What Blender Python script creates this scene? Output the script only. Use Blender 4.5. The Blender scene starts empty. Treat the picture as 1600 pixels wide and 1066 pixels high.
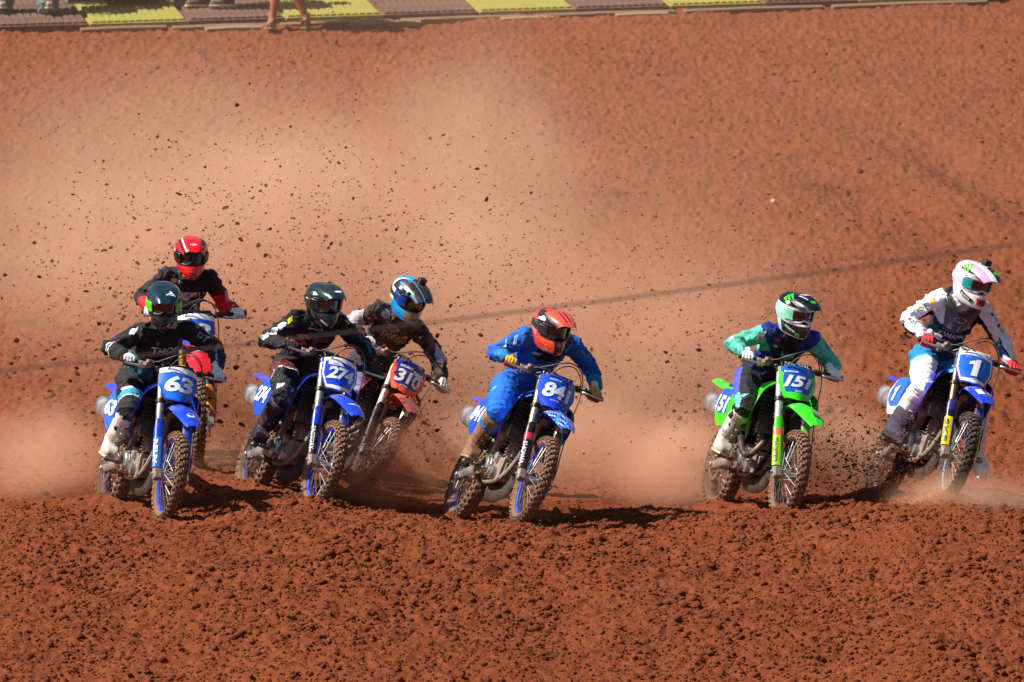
import bpy, bmesh, math, random
import numpy as np
from mathutils import Vector, Matrix
from mathutils.bvhtree import BVHTree
R = math.radians
scene = bpy.context.scene
col = scene.collection

# ---------------------------------------------------------------- camera, sky, sun, exposure
cam_d = bpy.data.cameras.new('camera')
cam = bpy.data.objects.new('camera', cam_d)
col.objects.link(cam)
cam.location = (0, -45, 2.75)
cam.rotation_euler = (R(90 - 1.9219), 0, 0)
cam_d.sensor_width = 36
cam_d.lens = 217.7
cam_d.clip_start = 0.5
cam_d.clip_end = 3000
cam_d.dof.use_dof = True
cam_d.dof.focus_distance = 45.7
cam_d.dof.aperture_fstop = 5.6
scene.camera = cam

SUN_EL, SUN_AZ = R(50), math.atan2(-1.0, -0.24)     # azimuth measured from +Y towards +X, where the sun stands
sun_dir = Vector((math.sin(SUN_AZ) * math.cos(SUN_EL), math.cos(SUN_AZ) * math.cos(SUN_EL), math.sin(SUN_EL)))
world = bpy.data.worlds.new('World')
scene.world = world
world.use_nodes = True
wn = world.node_tree.nodes
sky = wn.new('ShaderNodeTexSky')
sky.sky_type = 'NISHITA'
sky.sun_disc = False
sky.sun_elevation = SUN_EL
sky.sun_rotation = SUN_AZ
sky.dust_density = 1.5
wn['Background'].inputs['Strength'].default_value = 0.05
world.node_tree.links.new(sky.outputs['Color'], wn['Background'].inputs['Color'])
sl = bpy.data.lights.new('sun', 'SUN')
sl.energy = 5.0
sl.angle = R(0.5)
sl.color = (1.0, 0.95, 0.87)
so = bpy.data.objects.new('sun', sl)
col.objects.link(so)
so.rotation_euler = (-sun_dir).to_track_quat('-Z', 'Y').to_euler()
so.location = (-30, -20, 50)
scene.view_settings.view_transform = 'Standard'
scene.view_settings.look = 'None'
scene.view_settings.gamma = 1
scene.view_settings.exposure = 0.66
scene.view_settings.use_curve_mapping = False
scene.render.engine = 'CYCLES'
scene.cycles.use_denoising = True
scene.cycles.max_bounces = 6
scene.cycles.diffuse_bounces = 2
scene.cycles.glossy_bounces = 2
scene.cycles.transmission_bounces = 2
scene.cycles.transparent_max_bounces = 12
scene.cycles.volume_bounces = 2
scene.cycles.volume_step_rate = 1.5
scene.cycles.volume_max_steps = 128

# ---------------------------------------------------------------- noise
def _hash(ix, iy, iz, seed):
    n = (ix.astype(np.int64) * 374761393 + iy.astype(np.int64) * 668265263 + iz.astype(np.int64) * 2147483647 + seed * 974634777) & 0xffffffff
    n = ((n ^ (n >> 13)) * 1274126177) & 0xffffffff
    n = ((n ^ (n >> 16)) * 2246822519) & 0xffffffff
    return ((n ^ (n >> 15)) & 0xffffff) / float(0xffffff)
def vnoise(p, seed=0):
    """value noise in -1..1 at points p (n,3)"""
    p = np.asarray(p, float)
    i = np.floor(p).astype(np.int64)
    f = p - i
    f = f * f * f * (f * (f * 6 - 15) + 10)
    r = 0
    for dx in (0, 1):
        wx = f[:, 0] if dx else 1 - f[:, 0]
        for dy in (0, 1):
            wy = f[:, 1] if dy else 1 - f[:, 1]
            for dz in (0, 1):
                wz = f[:, 2] if dz else 1 - f[:, 2]
                r = r + wx * wy * wz * _hash(i[:, 0] + dx, i[:, 1] + dy, i[:, 2] + dz, seed)
    return r * 2 - 1
def vnoise2(x, y, seed=0):
    ix = np.floor(x).astype(np.int64); iy = np.floor(y).astype(np.int64)
    fx = x - ix; fy = y - iy
    fx = fx * fx * fx * (fx * (fx * 6 - 15) + 10); fy = fy * fy * fy * (fy * (fy * 6 - 15) + 10)
    z = np.zeros_like(ix)
    h = lambda a, b: _hash(ix + a, iy + b, z, seed)
    return ((h(0, 0) * (1 - fx) + h(1, 0) * fx) * (1 - fy) + (h(0, 1) * (1 - fx) + h(1, 1) * fx) * fy) * 2 - 1
def clods(x, y, cell, rmin, rmax, keep, seed):
    """height of half-sunk lumps, one jittered lump in a share of the cells"""
    ix = np.floor(x / cell).astype(np.int64); iy = np.floor(y / cell).astype(np.int64)
    h = np.zeros_like(x)
    z = np.zeros_like(ix)
    for dx in (-1, 0, 1):
        for dy in (-1, 0, 1):
            cx = ix + dx; cy = iy + dy
            px = (cx + _hash(cx, cy, z, seed)) * cell; py = (cy + _hash(cx, cy, z, seed + 1)) * cell
            r = rmin + (rmax - rmin) * _hash(cx, cy, z, seed + 2) ** 2
            asp = 0.7 + 0.6 * _hash(cx, cy, z, seed + 4)
            on = _hash(cx, cy, z, seed + 3) < keep
            d2 = (((x - px) * asp) ** 2 + ((y - py) / asp) ** 2) / (r * r)
            b = np.where(on & (d2 < 1), np.sqrt(np.clip(1 - d2, 0, 1)) * r * 0.95, 0)
            h = np.maximum(h, b)
    return h

# ---------------------------------------------------------------- mesh builder
def frame_of(d, up=Vector((0, 0, 1))):
    d = Vector(d).normalized()
    if abs(d.dot(up)) > 0.97: up = Vector((1, 0, 0))
    a = d.cross(up).normalized()
    return a, d.cross(a).normalized()
class MB:
    def __init__(self, xf=None):
        self.v = []; self.f = []; self.m = []; self.xf = xf
    def add(self, verts, faces, mi=0):
        o = len(self.v)
        if self.xf: verts = [self.xf(Vector(p)) for p in verts]
        self.v += [tuple(p) for p in verts]
        self.f += [tuple(i + o for i in f) for f in faces]
        self.m += [mi] * len(faces)
    def rings(self, rs, mi=0, caps=True, closed=False):
        n = len(rs[0]); V = [p for r in rs for p in r]; F = []
        k = len(rs)
        for i in range(k if closed else k - 1):
            for j in range(n):
                a = i * n + j; b = i * n + (j + 1) % n; c = ((i + 1) % k) * n + (j + 1) % n; d = ((i + 1) % k) * n + j
                F.append((a, b, c, d))
        if caps and not closed:
            F.append(tuple(range(n - 1, -1, -1))); F.append(tuple((k - 1) * n + j for j in range(n)))
        self.add(V, F, mi)
    def tube(self, pts, r, n=8, mi=0, caps=True, sub=0, flat=1.0, up=None):
        pts = [Vector(p) for p in pts]
        rr = list(r) if isinstance(r, (list, tuple)) else [r] * len(pts)
        if sub and len(pts) > 2:
            P = []; Q = []
            for i in range(len(pts) - 1):
                p0 = pts[max(i - 1, 0)]; p1 = pts[i]; p2 = pts[i + 1]; p3 = pts[min(i + 2, len(pts) - 1)]
                for s in range(sub):
                    t = s / sub
                    P.append(0.5 * ((2 * p1) + (-p0 + p2) * t + (2 * p0 - 5 * p1 + 4 * p2 - p3) * t * t + (-p0 + 3 * p1 - 3 * p2 + p3) * t ** 3))
                    Q.append(rr[i] + (rr[i + 1] - rr[i]) * t)
            P.append(pts[-1]); Q.append(rr[-1]); pts = P; rr = Q
        rs = []; a = None
        for i, p in enumerate(pts):
            d = (pts[min(i + 1, len(pts) - 1)] - pts[max(i - 1, 0)]).normalized()
            if a is None:
                a, b = frame_of(d, up or Vector((0, 0, 1)))
            else:
                a = (a - d * a.dot(d)).normalized(); b = d.cross(a)
            rs.append([p + (a * math.cos(2 * math.pi * j / n) + b * math.sin(2 * math.pi * j / n) * flat) * rr[i] for j in range(n)])
        self.rings(rs, mi, caps)
    def lathe(self, prof, c, axis, n=32, mi=0, closed=False):
        axis = Vector(axis).normalized(); a, b = frame_of(axis); c = Vector(c)
        rs = []
        for r, h in prof:
            rs.append([c + axis * h + (a * math.cos(2 * math.pi * j / n) + b * math.sin(2 * math.pi * j / n)) * r for j in range(n)])
        self.rings(rs, mi, caps=not closed, closed=closed)
    def box(self, c, s, rot=None, mi=0, taper=1.0):
        c = Vector(c); V = []
        for z in (-1, 1):
            k = taper if z > 0 else 1.0
            for y in (-1, 1):
                for x in (-1, 1):
                    p = Vector((x * s[0] / 2 * k, y * s[1] / 2 * k, z * s[2] / 2))
                    if rot: p = rot @ p
                    V.append(c + p)
        self.add(V, [(0, 2, 3, 1), (4, 5, 7, 6), (0, 1, 5, 4), (2, 6, 7, 3), (0, 4, 6, 2), (1, 3, 7, 5)], mi)
    def sheet(self, P, th=0.003, mi=0, mfun=None):
        """closed shell over a grid of points P[i][j]"""
        P = [[Vector(q) for q in row] for row in P]
        nu, nv = len(P), len(P[0]); N = []
        for i in range(nu):
            row = []
            for j in range(nv):
                du = P[min(i + 1, nu - 1)][j] - P[max(i - 1, 0)][j]; dv = P[i][min(j + 1, nv - 1)] - P[i][max(j - 1, 0)]
                row.append(du.cross(dv).normalized())
            N.append(row)
        V = [P[i][j] for i in range(nu) for j in range(nv)] + [P[i][j] - N[i][j] * th for i in range(nu) for j in range(nv)]
        o = nu * nv; base = []
        for i in range(nu - 1):
            for j in range(nv - 1):
                base.append((i * nv + j, (i + 1) * nv + j, (i + 1) * nv + j + 1, i * nv + j + 1))
        F = base + [tuple(o + k for k in reversed(f)) for f in base]
        edge = [(i, 0) for i in range(nu)] + [(nu - 1, j) for j in range(1, nv)] + [(i, nv - 1) for i in range(nu - 2, -1, -1)] + [(0, j) for j in range(nv - 2, 0, -1)]
        for k in range(len(edge)):
            a = edge[k]; b = edge[(k + 1) % len(edge)]
            ia = a[0] * nv + a[1]; ib = b[0] * nv + b[1]
            F.append((ib, ia, o + ia, o + ib))
        k0 = len(self.m)
        self.add(V, F, mi)
        if mfun:
            for q, (i, j) in enumerate([(i, j) for i in range(nu - 1) for j in range(nv - 1)]):
                self.m[k0 + q] = self.m[k0 + len(base) + q] = mfun((i + .5) / (nu - 1), (j + .5) / (nv - 1))
    def prism(self, poly, o, ex, ey, th, mi=0):
        o = Vector(o); ex = Vector(ex); ey = Vector(ey); nz = ex.cross(ey).normalized()
        n = len(poly)
        V = [o + ex * x + ey * y for x, y in poly] + [o + ex * x + ey * y + nz * th for x, y in poly]
        F = [tuple(range(n - 1, -1, -1)), tuple(range(n, 2 * n))] + [(i, (i + 1) % n, n + (i + 1) % n, n + i) for i in range(n)]
        self.add(V, F, mi)
    def ball(self, c, r, n=10, mi=0):
        c = Vector(c); rs = []
        r = r if isinstance(r, (tuple, list)) else (r, r, r)
        k = max(4, n // 2 + 1)
        for i in range(k):
            t = -math.pi / 2 + math.pi * (i + .15) / (k - .7)
            rs.append([c + Vector((r[0] * math.cos(t) * math.cos(2 * math.pi * j / n), r[1] * math.cos(t) * math.sin(2 * math.pi * j / n), r[2] * math.sin(t))) for j in range(n)])
        self.rings(rs, mi)
    def build(self, name, mats, parent=None, smooth=40, bevel=0, kind=None, label=None):
        me = bpy.data.meshes.new(name)
        me.from_pydata(self.v, [], self.f)
        if not isinstance(mats, (list, tuple)): mats = [mats]
        for m in mats: me.materials.append(m)
        if len(mats) > 1: me.polygons.foreach_set('material_index', self.m)
        return link_mesh(name, me, parent, smooth, bevel, kind, label)
def link_mesh(name, me, parent=None, smooth=40, bevel=0, kind=None, label=None):
    me.validate()
    if smooth:
        me.shade_smooth()
        if smooth < 180: me.set_sharp_from_angle(angle=R(smooth))
    o = bpy.data.objects.new(name, me)
    col.objects.link(o)
    if parent: o.parent = parent
    if bevel:
        b = o.modifiers.new('bevel', 'BEVEL'); b.width = bevel; b.segments = 2; b.limit_method = 'ANGLE'; b.angle_limit = R(40)
    if kind: o['kind'] = kind
    if label: o['label'] = label
    return o
def tag(o, label, cat, group=None, kind=None):
    if label: o['label'] = label
    if cat: o['category'] = cat
    if group: o['group'] = group
    if kind: o['kind'] = kind
    return o
def empty(name, mat=None):
    o = bpy.data.objects.new(name, None); col.objects.link(o)
    o.empty_display_size = .2
    if mat: o.matrix_world = mat
    return o

# ---------------------------------------------------------------- materials
def srgb(h):
    h = h.lstrip('#'); c = [int(h[i:i + 2], 16) / 255 for i in (0, 2, 4)]
    return tuple(x / 12.92 if x <= .04045 else ((x + .055) / 1.055) ** 2.4 for x in c)
SOIL = (0.206, 0.0515, 0.0182)
MUD = (0.215, 0.098, 0.050)
_mats = {}
def mk(name, colr, rough=.5, metal=0.0, dirt=0.0, bump=0.0, bscale=60, coat=0.0, dirtcol=MUD, dscale=11.0, var=0.08):
    key = (name, colr, rough, metal, dirt, bump, coat, dscale)
    if key in _mats: return _mats[key]
    m = bpy.data.materials.new(name); m.use_nodes = True
    nt = m.node_tree; N = nt.nodes; L = nt.links; b = N['Principled BSDF']
    b.inputs['Roughness'].default_value = rough; b.inputs['Metallic'].default_value = metal
    b.inputs['Coat Weight'].default_value = coat; b.inputs['Coat Roughness'].default_value = .12
    tc = N.new('ShaderNodeTexCoord')
    n2 = N.new('ShaderNodeTexNoise'); n2.inputs['Scale'].default_value = 23; n2.inputs['Detail'].default_value = 4
    L.new(tc.outputs['Object'], n2.inputs['Vector'])
    hv = N.new('ShaderNodeMix'); hv.data_type = 'RGBA'
    hv.inputs[6].default_value = tuple(c * (1 - var) for c in colr) + (1,); hv.inputs[7].default_value = tuple(min(c * (1 + var), 1) for c in colr) + (1,)
    L.new(n2.outputs['Fac'], hv.inputs[0])
    out = hv.outputs[2]
    if dirt > 0:
        n = N.new('ShaderNodeTexNoise'); n.inputs['Scale'].default_value = dscale; n.inputs['Detail'].default_value = 8; n.inputs['Roughness'].default_value = .68
        L.new(tc.outputs['Object'], n.inputs['Vector'])
        r = N.new('ShaderNodeValToRGB'); lo = .78 - dirt * .5
        r.color_ramp.elements[0].position = max(lo - .13, 0); r.color_ramp.elements[1].position = min(lo + .13, 1)
        r.color_ramp.elements[0].color = (.04 * dirt,) * 3 + (1,); r.color_ramp.elements[1].color = (min(.55 + dirt * .5, .95),) * 3 + (1,)
        L.new(n.outputs['Fac'], r.inputs['Fac'])
        mx = N.new('ShaderNodeMix'); mx.data_type = 'RGBA'
        L.new(r.outputs['Color'], mx.inputs[0]); L.new(out, mx.inputs[6]); mx.inputs[7].default_value = dirtcol + (1,)
        out = mx.outputs[2]
        rm = N.new('ShaderNodeMapRange'); rm.inputs[3].default_value = rough; rm.inputs[4].default_value = .9
        L.new(r.outputs['Color'], rm.inputs[0]); L.new(rm.outputs[0], b.inputs['Roughness'])
        if metal:
            rm2 = N.new('ShaderNodeMapRange'); rm2.inputs[3].default_value = metal; rm2.inputs[4].default_value = 0
            L.new(r.outputs['Color'], rm2.inputs[0]); L.new(rm2.outputs[0], b.inputs['Metallic'])
    if dirt > .08:
        sp = N.new('ShaderNodeTexNoise'); sp.inputs['Scale'].default_value = 62; sp.inputs['Detail'].default_value = 3; L.new(tc.outputs['Object'], sp.inputs['Vector'])
        sr = N.new('ShaderNodeValToRGB'); sr.color_ramp.elements[0].position = .70 - .10 * dirt; sr.color_ramp.elements[1].position = .745 - .10 * dirt
        sr.color_ramp.elements[0].color = (0, 0, 0, 1); sr.color_ramp.elements[1].color = (.75, .75, .75, 1); L.new(sp.outputs['Fac'], sr.inputs['Fac'])
        ms = N.new('ShaderNodeMix'); ms.data_type = 'RGBA'; L.new(sr.outputs['Color'], ms.inputs[0]); L.new(out, ms.inputs[6]); ms.inputs[7].default_value = tuple(c * .62 for c in dirtcol) + (1,); out = ms.outputs[2]
    L.new(out, b.inputs['Base Color'])
    if bump:
        nb = N.new('ShaderNodeTexNoise'); nb.inputs['Scale'].default_value = bscale; nb.inputs['Detail'].default_value = 5
        L.new(tc.outputs['Object'], nb.inputs['Vector'])
        bp = N.new('ShaderNodeBump'); bp.inputs['Strength'].default_value = bump; bp.inputs['Distance'].default_value = .01
        L.new(nb.outputs['Fac'], bp.inputs['Height']); L.new(bp.outputs['Normal'], b.inputs['Normal'])
    _mats[key] = m
    return m
def plastic(name, h, dirt=.34): return mk(name, srgb(h), .32, 0, dirt, 0, coat=.25)
def cloth(name, h, dirt=.18): return mk(name, srgb(h), .82, 0, dirt, .55, 48)
PRINT = {}
def ink(h, dirt=.12):
    return mk('print_ink', srgb(h), .45, 0, dirt, 0, dscale=17.0)

# ---------------------------------------------------------------- prints that follow a surface
def bvh_of(objs):
    V = []; F = []
    for o in (objs if isinstance(objs, (list, tuple)) else [objs]):
        k = len(V)
        V += [v.co.copy() for v in o.data.vertices]; F += [tuple(i + k for i in p.vertices) for p in o.data.polygons]
    return BVHTree.FromPolygons(V, F)
def text_mesh(s, shear=0.0, bold=0.02, space=1.0):
    c = bpy.data.curves.new('t', 'FONT'); c.body = s; c.shear = shear; c.offset = bold; c.space_character = space; c.resolution_u = 3
    c.align_x = 'CENTER'
    o = bpy.data.objects.new('t', c); col.objects.link(o)
    dg = bpy.context.evaluated_depsgraph_get(); dg.update()
    me = bpy.data.meshes.new_from_object(o.evaluated_get(dg))
    V = [(v.co.x, v.co.y) for v in me.vertices]; F = [tuple(p.vertices) for p in me.polygons]
    bpy.data.objects.remove(o); bpy.data.curves.remove(c); bpy.data.meshes.remove(me)
    xs = [v[0] for v in V]; ys = [v[1] for v in V]
    cx = (min(xs) + max(xs)) / 2; cy = (min(ys) + max(ys)) / 2; w = max(xs) - min(xs); h = max(ys) - min(ys)
    return [((x - cx) / w, (y - cy) / h) for x, y in V], F
def on_surface(name, V2, F, bvh, o, ex, ey, mat, parent, off=.002, dirn=None, cut=.03, maxd=1.0):
    """lays a flat outline (V2 in metres) on the surface that bvh holds, seen along -(ex x ey)"""
    o = Vector(o); ex = Vector(ex).normalized(); ey = Vector(ey).normalized(); d = Vector(dirn).normalized() if dirn else -(ex.cross(ey)).normalized()
    bm = bmesh.new()
    vs = [bm.verts.new((x, y, 0)) for x, y in V2]
    for f in F:
        try: bm.faces.new([vs[i] for i in f])
        except ValueError: pass
    bmesh.ops.remove_doubles(bm, verts=bm.verts, dist=1e-6)
    for _ in range(3):
        E = [e for e in bm.edges if e.calc_length() > cut]
        if not E: break
        bmesh.ops.subdivide_edges(bm, edges=E, cuts=1)
        bmesh.ops.triangulate(bm, faces=[f for f in bm.faces if len(f.verts) > 4])
    dead = []
    for v in bm.verts:
        p = o + ex * v.co.x + ey * v.co.y
        hit, nrm, _, dist = bvh.ray_cast(p - d * maxd, d, 2 * maxd)
        if hit is None: dead.append(v); continue
        if nrm.dot(d) > 0: nrm = -nrm
        v.co = hit + nrm * off
    bmesh.ops.delete(bm, geom=dead, context='VERTS')
    if not bm.faces: bm.free(); return None
    for f in bm.faces:
        f.normal_update()
        if f.normal.dot(d) > 0: f.normal_flip()
    me = bpy.data.meshes.new(name); bm.to_mesh(me); bm.free()
    me.materials.append(mat)
    return link_mesh(name, me, parent, 180)
def lettering(s, bvh, o, ex, ey, w, h, mat, parent, shear=0.0, bold=.02, name='lettering', off=.003, space=1.0, dirn=None):
    if s == '1':                              # a one with its flag
        P = [(-.16, -.5), (.20, -.5), (.20, .5), (-.04, .5), (-.10, .40), (-.42, .30), (-.42, .12), (-.16, .17)]
        return on_surface(name, [((x + y * shear) * w, y * h) for x, y in P], [tuple(range(8))], bvh, o, ex, ey, mat, parent, off, dirn, .015)
    V, F = text_mesh(s, shear, bold, space)
    return on_surface(name, [(x * w, y * h) for x, y in V], F, bvh, o, ex, ey, mat, parent, off, dirn)
def patch(poly, bvh, o, ex, ey, mat, parent, name='patch', off=.002, dirn=None, cut=.02):
    return on_surface(name, poly, [tuple(range(len(poly)))], bvh, o, ex, ey, mat, parent, off, dirn, cut)
def oval(w, h, n=20): return [(w / 2 * math.cos(2 * math.pi * i / n), h / 2 * math.sin(2 * math.pi * i / n)) for i in range(n)]
def rect(w, h, sk=0.0): return [(-w / 2 - sk, -h / 2), (w / 2 - sk, -h / 2), (w / 2 + sk, h / 2), (-w / 2 + sk, h / 2)]
def claw(bvh, o, ex, ey, s, mat, parent):
    """three ragged vertical strokes, the green claw-like emblem"""
    for k, (dx, ln) in enumerate(((-.32, 1.0), (0, .88), (.32, 1.0))):
        P = [(dx - .15, .5), (dx + .15, .46), (dx + .12, .1), (dx + .06, -.1), (dx + .10, -.22), (dx - .02, -.5 * ln), (dx - .06, -.18), (dx - .12, -.02), (dx - .07, .2)]
        patch([(x * s, y * s) for x, y in P], bvh, o, ex, ey, mat, parent, 'emblem', .0035)

def remeshed(mb, voxel, smooth=6, fac=.5):
    me = bpy.data.meshes.new('r'); me.from_pydata(mb.v, [], mb.f)
    bm = bmesh.new(); bm.from_mesh(me); bmesh.ops.recalc_face_normals(bm, faces=bm.faces); bm.to_mesh(me); bm.free()
    o = bpy.data.objects.new('r', me); col.objects.link(o)
    r = o.modifiers.new('r', 'REMESH'); r.mode = 'VOXEL'; r.voxel_size = voxel; r.adaptivity = 0
    if smooth:
        s = o.modifiers.new('s', 'SMOOTH'); s.iterations = smooth; s.factor = fac
    dg = bpy.context.evaluated_depsgraph_get(); dg.update()
    out = bpy.data.meshes.new_from_object(o.evaluated_get(dg))
    bpy.data.objects.remove(o); bpy.data.meshes.remove(me)
    return out
def get_co(me):
    a = np.empty(len(me.vertices) * 3); me.vertices.foreach_get('co', a); return a.reshape(-1, 3)
def set_co(me, a): me.vertices.foreach_set('co', np.asarray(a, np.float32).ravel()); me.update()
def get_no(me):
    a = np.empty(len(me.vertices) * 3); me.vertices.foreach_get('normal', a); return a.reshape(-1, 3)
def face_centers(me):
    a = np.empty(len(me.polygons) * 3); me.polygons.foreach_get('center', a); return a.reshape(-1, 3)
# ---------------------------------------------------------------- ground
def hill_z(x, y):
    """the lie of the land without its clods"""
    lip = -0.55 + 0.10 * np.sin(x * 1.3 + .6) + 0.07 * np.sin(x * 2.9 + 2.0) + .04 * np.sin(x * 6.1)
    z = np.full_like(x, -0.10)
    # the start straight's bank towards the camera
    d = np.clip(lip - y, 0, None)
    z = z - np.minimum(np.where(d < .5, d * d * .27, .0675 + (d - .5) * .27), 1.75)
    # the hill behind
    u = np.clip(y - 3.2, 0, None)
    z = z + np.where(u < 2.0, u * u * 0.0525, .21 + (u - 2) * 0.21) + .003 * np.clip(y - 8, 0, 30)
    z = z - np.clip(y - 40, 0, None) * .2
    z = z - 0.008 * x * np.clip((y - 6) / 16, 0, 1)
    # swells that carry the machines
    for cx, cy, dz, s in ((3.2, .6, .13, .9), (2.75, 1.8, .06, .8), (-2.6, 3.6, .30, 1.1), (-2.0, 1.2, .06, .7), (-1.5, .8, .05, .5), (-1.5, 3.0, .07, .9), (-.45, 1.2, -.05, .6),
                         # soil pushed up at the wheels
                         (-2.52, .36, .055, .12), (-3.05, 1.74, .055, .13), (-1.43, .69, .055, .12), (-2.0, 2.05, .055, .13), (.08, -.24, .055, .12), (-.42, 1.14, .055, .13), (2.02, .36, .055, .12), (1.56, 1.76, .055, .13), (3.2, .26, .075, .12), (2.77, 1.66, .075, .14)):
        z = z + dz * np.exp(-((x - cx) ** 2 + (y - cy) ** 2) / (2 * s * s))
    return z
def ground_z(x, y):
    z = hill_z(x, y)
    near = np.clip((3.6 - y) / 2.5, 0, 1) * np.clip((y + 9) / 3, 0, 1)
    far = np.clip((y - 2) / 3, 0, 1) * np.clip((40 - y) / 10, 0, 1) * np.clip((12 - np.abs(x)) / 3, 0, 1)
    wx = x + .05 * vnoise2(x * 9, y * 9, 5); wy = y + .05 * vnoise2(x * 9, y * 9, 6)
    z = z + .045 * vnoise2(x * 1.1, y * 1.1, 1) * (near + .6 * far) + .022 * vnoise2(x * 3.1, y * 3.1, 2) * (near + .5 * far)
    z = z + .012 * vnoise2(wx * 10, wy * 10, 3) * (near + .8 * far) + .011 * vnoise2(wx * 21, wy * 21, 4) * (near + .8 * far) + .007 * vnoise2(wx * 43, wy * 43, 7) * (near + .4 * far) + .003 * vnoise2(x * 90, y * 80, 9) * near
    dens = .55 + .45 * vnoise2(x * .9, y * .9, 8)
    c1 = clods(wx, wy, .17, .016, .062, .14, 11); c2 = clods(wx, wy, .055, .014, .034, .80, 21); c3 = clods(wx, wy, .030, .008, .020, .95, 31)
    lump = np.maximum(np.maximum(c1, c2 * np.clip(.62 + .5 * vnoise2(x * 2.3, y * 2.3, 81), .25, 1)), c3 * .85)
    z = z + lump * near * (.75 + .35 * dens) + clods(wx, wy, .21, .02, .065, .30, 41) * far * .6 + .9 * np.maximum(clods(wx, wy, .09, .012, .035, .6, 51), c2 * .9) * far + .008 * vnoise2(wx * 19, wy * 14, 71) * far
    # old ruts running down the hill on the right
    q = (x - 4.5) * .55 + (y - 13) * .28
    rut = np.exp(-((x - 5) / 4.5) ** 2) * np.clip((y - 6) / 3, 0, 1) * np.clip((22 - y) / 4, 0, 1)
    z = z + .085 * rut * np.sin(q * 5.5 + 1.2 * vnoise2(x * .8, y * .5, 61)) * (.5 + .5 * vnoise2(x * .5, y * .5, 62))
    return z
def soil_material(name, colr, fine=1.0):
    m = bpy.data.materials.new(name); m.use_nodes = True
    nt = m.node_tree; N = nt.nodes; L = nt.links; b = N['Principled BSDF']
    b.inputs['Roughness'].default_value = .95; b.inputs['Specular IOR Level'].default_value = .12
    tc = N.new('ShaderNodeTexCoord')
    def noise(s, d, r=.6):
        n = N.new('ShaderNodeTexNoise'); n.inputs['Scale'].default_value = s; n.inputs['Detail'].default_value = d; n.inputs['Roughness'].default_value = r
        L.new(tc.outputs['Object'], n.inputs['Vector']); return n
    a = noise(.55, 4); c = noise(14, 8, .7)
    m1 = N.new('ShaderNodeMix'); m1.data_type = 'RGBA'
    m1.inputs[6].default_value = tuple(k * .84 for k in colr) + (1,); m1.inputs[7].default_value = (colr[0] * 1.14, colr[1] * 1.2, colr[2] * 1.25, 1)
    L.new(a.outputs['Fac'], m1.inputs[0])
    r = N.new('ShaderNodeValToRGB'); r.color_ramp.elements[0].position = .35; r.color_ramp.elements[1].position = .68
    r.color_ramp.elements[0].color = (.72, .68, .66, 1); r.color_ramp.elements[1].color = (1.12, 1.14, 1.15, 1)
    L.new(c.outputs['Fac'], r.inputs['Fac'])
    m2 = N.new('ShaderNodeMix'); m2.data_type = 'RGBA'; m2.blend_type = 'MULTIPLY'; m2.inputs[0].default_value = 1
    L.new(m1.outputs[2], m2.inputs[6]); L.new(r.outputs['Color'], m2.inputs[7])
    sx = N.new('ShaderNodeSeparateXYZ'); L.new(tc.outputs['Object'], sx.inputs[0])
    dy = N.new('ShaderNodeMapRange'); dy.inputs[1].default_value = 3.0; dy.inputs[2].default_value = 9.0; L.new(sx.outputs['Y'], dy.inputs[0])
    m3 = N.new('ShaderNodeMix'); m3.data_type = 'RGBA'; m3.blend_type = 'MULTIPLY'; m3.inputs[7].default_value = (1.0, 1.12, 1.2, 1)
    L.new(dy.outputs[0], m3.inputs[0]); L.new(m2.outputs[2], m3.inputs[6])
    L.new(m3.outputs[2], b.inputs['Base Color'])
    mpv = N.new('ShaderNodeMapping'); mpv.inputs['Rotation'].default_value = (0, 0, -.55); mpv.inputs['Scale'].default_value = (.55, 2.0, 1)
    L.new(tc.outputs['Object'], mpv.inputs['Vector'])
    dn = N.new('ShaderNodeTexNoise'); dn.inputs['Scale'].default_value = 1.1; dn.inputs['Detail'].default_value = 7; dn.inputs['Roughness'].default_value = .72; L.new(mpv.outputs[0], dn.inputs['Vector'])
    dr = N.new('ShaderNodeValToRGB'); dr.color_ramp.elements[0].position = .56; dr.color_ramp.elements[1].position = .72; dr.color_ramp.elements[0].color = (1, 1, 1, 1); dr.color_ramp.elements[1].color = (.66, .62, .60, 1)
    L.new(dn.outputs['Fac'], dr.inputs['Fac'])
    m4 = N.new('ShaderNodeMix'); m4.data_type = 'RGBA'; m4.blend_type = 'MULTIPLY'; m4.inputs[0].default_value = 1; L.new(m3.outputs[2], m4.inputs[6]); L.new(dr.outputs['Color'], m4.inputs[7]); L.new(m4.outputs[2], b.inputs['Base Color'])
    h = noise(45 * fine, 6, .7); bp = N.new('ShaderNodeBump'); bp.inputs['Strength'].default_value = .8; bp.inputs['Distance'].default_value = .02
    L.new(h.outputs['Fac'], bp.inputs['Height']); L.new(bp.outputs['Normal'], b.inputs['Normal'])
    return m
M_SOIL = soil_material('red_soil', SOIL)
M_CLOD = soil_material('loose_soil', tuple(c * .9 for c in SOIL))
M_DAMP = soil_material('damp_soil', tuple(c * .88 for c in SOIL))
def lines(*segs):
    out = []
    for a, b, n in segs: out += list(np.linspace(a, b, n, endpoint=False))
    return np.array(out)
gx = lines((-160, -20, 14), (-20, -7.5, 26), (-7.5, -6.2, 16), (-6.2, 6.2, 700), (6.2, 7.5, 16), (7.5, 20, 26), (20, 160, 15))
gy = lines((-160, -46, 12), (-46, -8, 30), (-8, -4.4, 40), (-4.4, -.4, 290), (-.4, 4.5, 170), (4.5, 25.5, 340), (25.5, 40, 40), (40, 300, 20))
GX, GY = np.meshgrid(gx, gy)
fx, fy = GX.ravel(), GY.ravel()
fz = ground_z(fx, fy)
me = bpy.data.meshes.new('ground')
nx, ny = len(gx), len(gy)
me.vertices.add(nx * ny)
me.vertices.foreach_set('co', np.stack([fx, fy, fz], 1).astype(np.float32).ravel())
I, J = np.meshgrid(np.arange(nx - 1), np.arange(ny - 1))
a = (J * nx + I).ravel()
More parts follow.
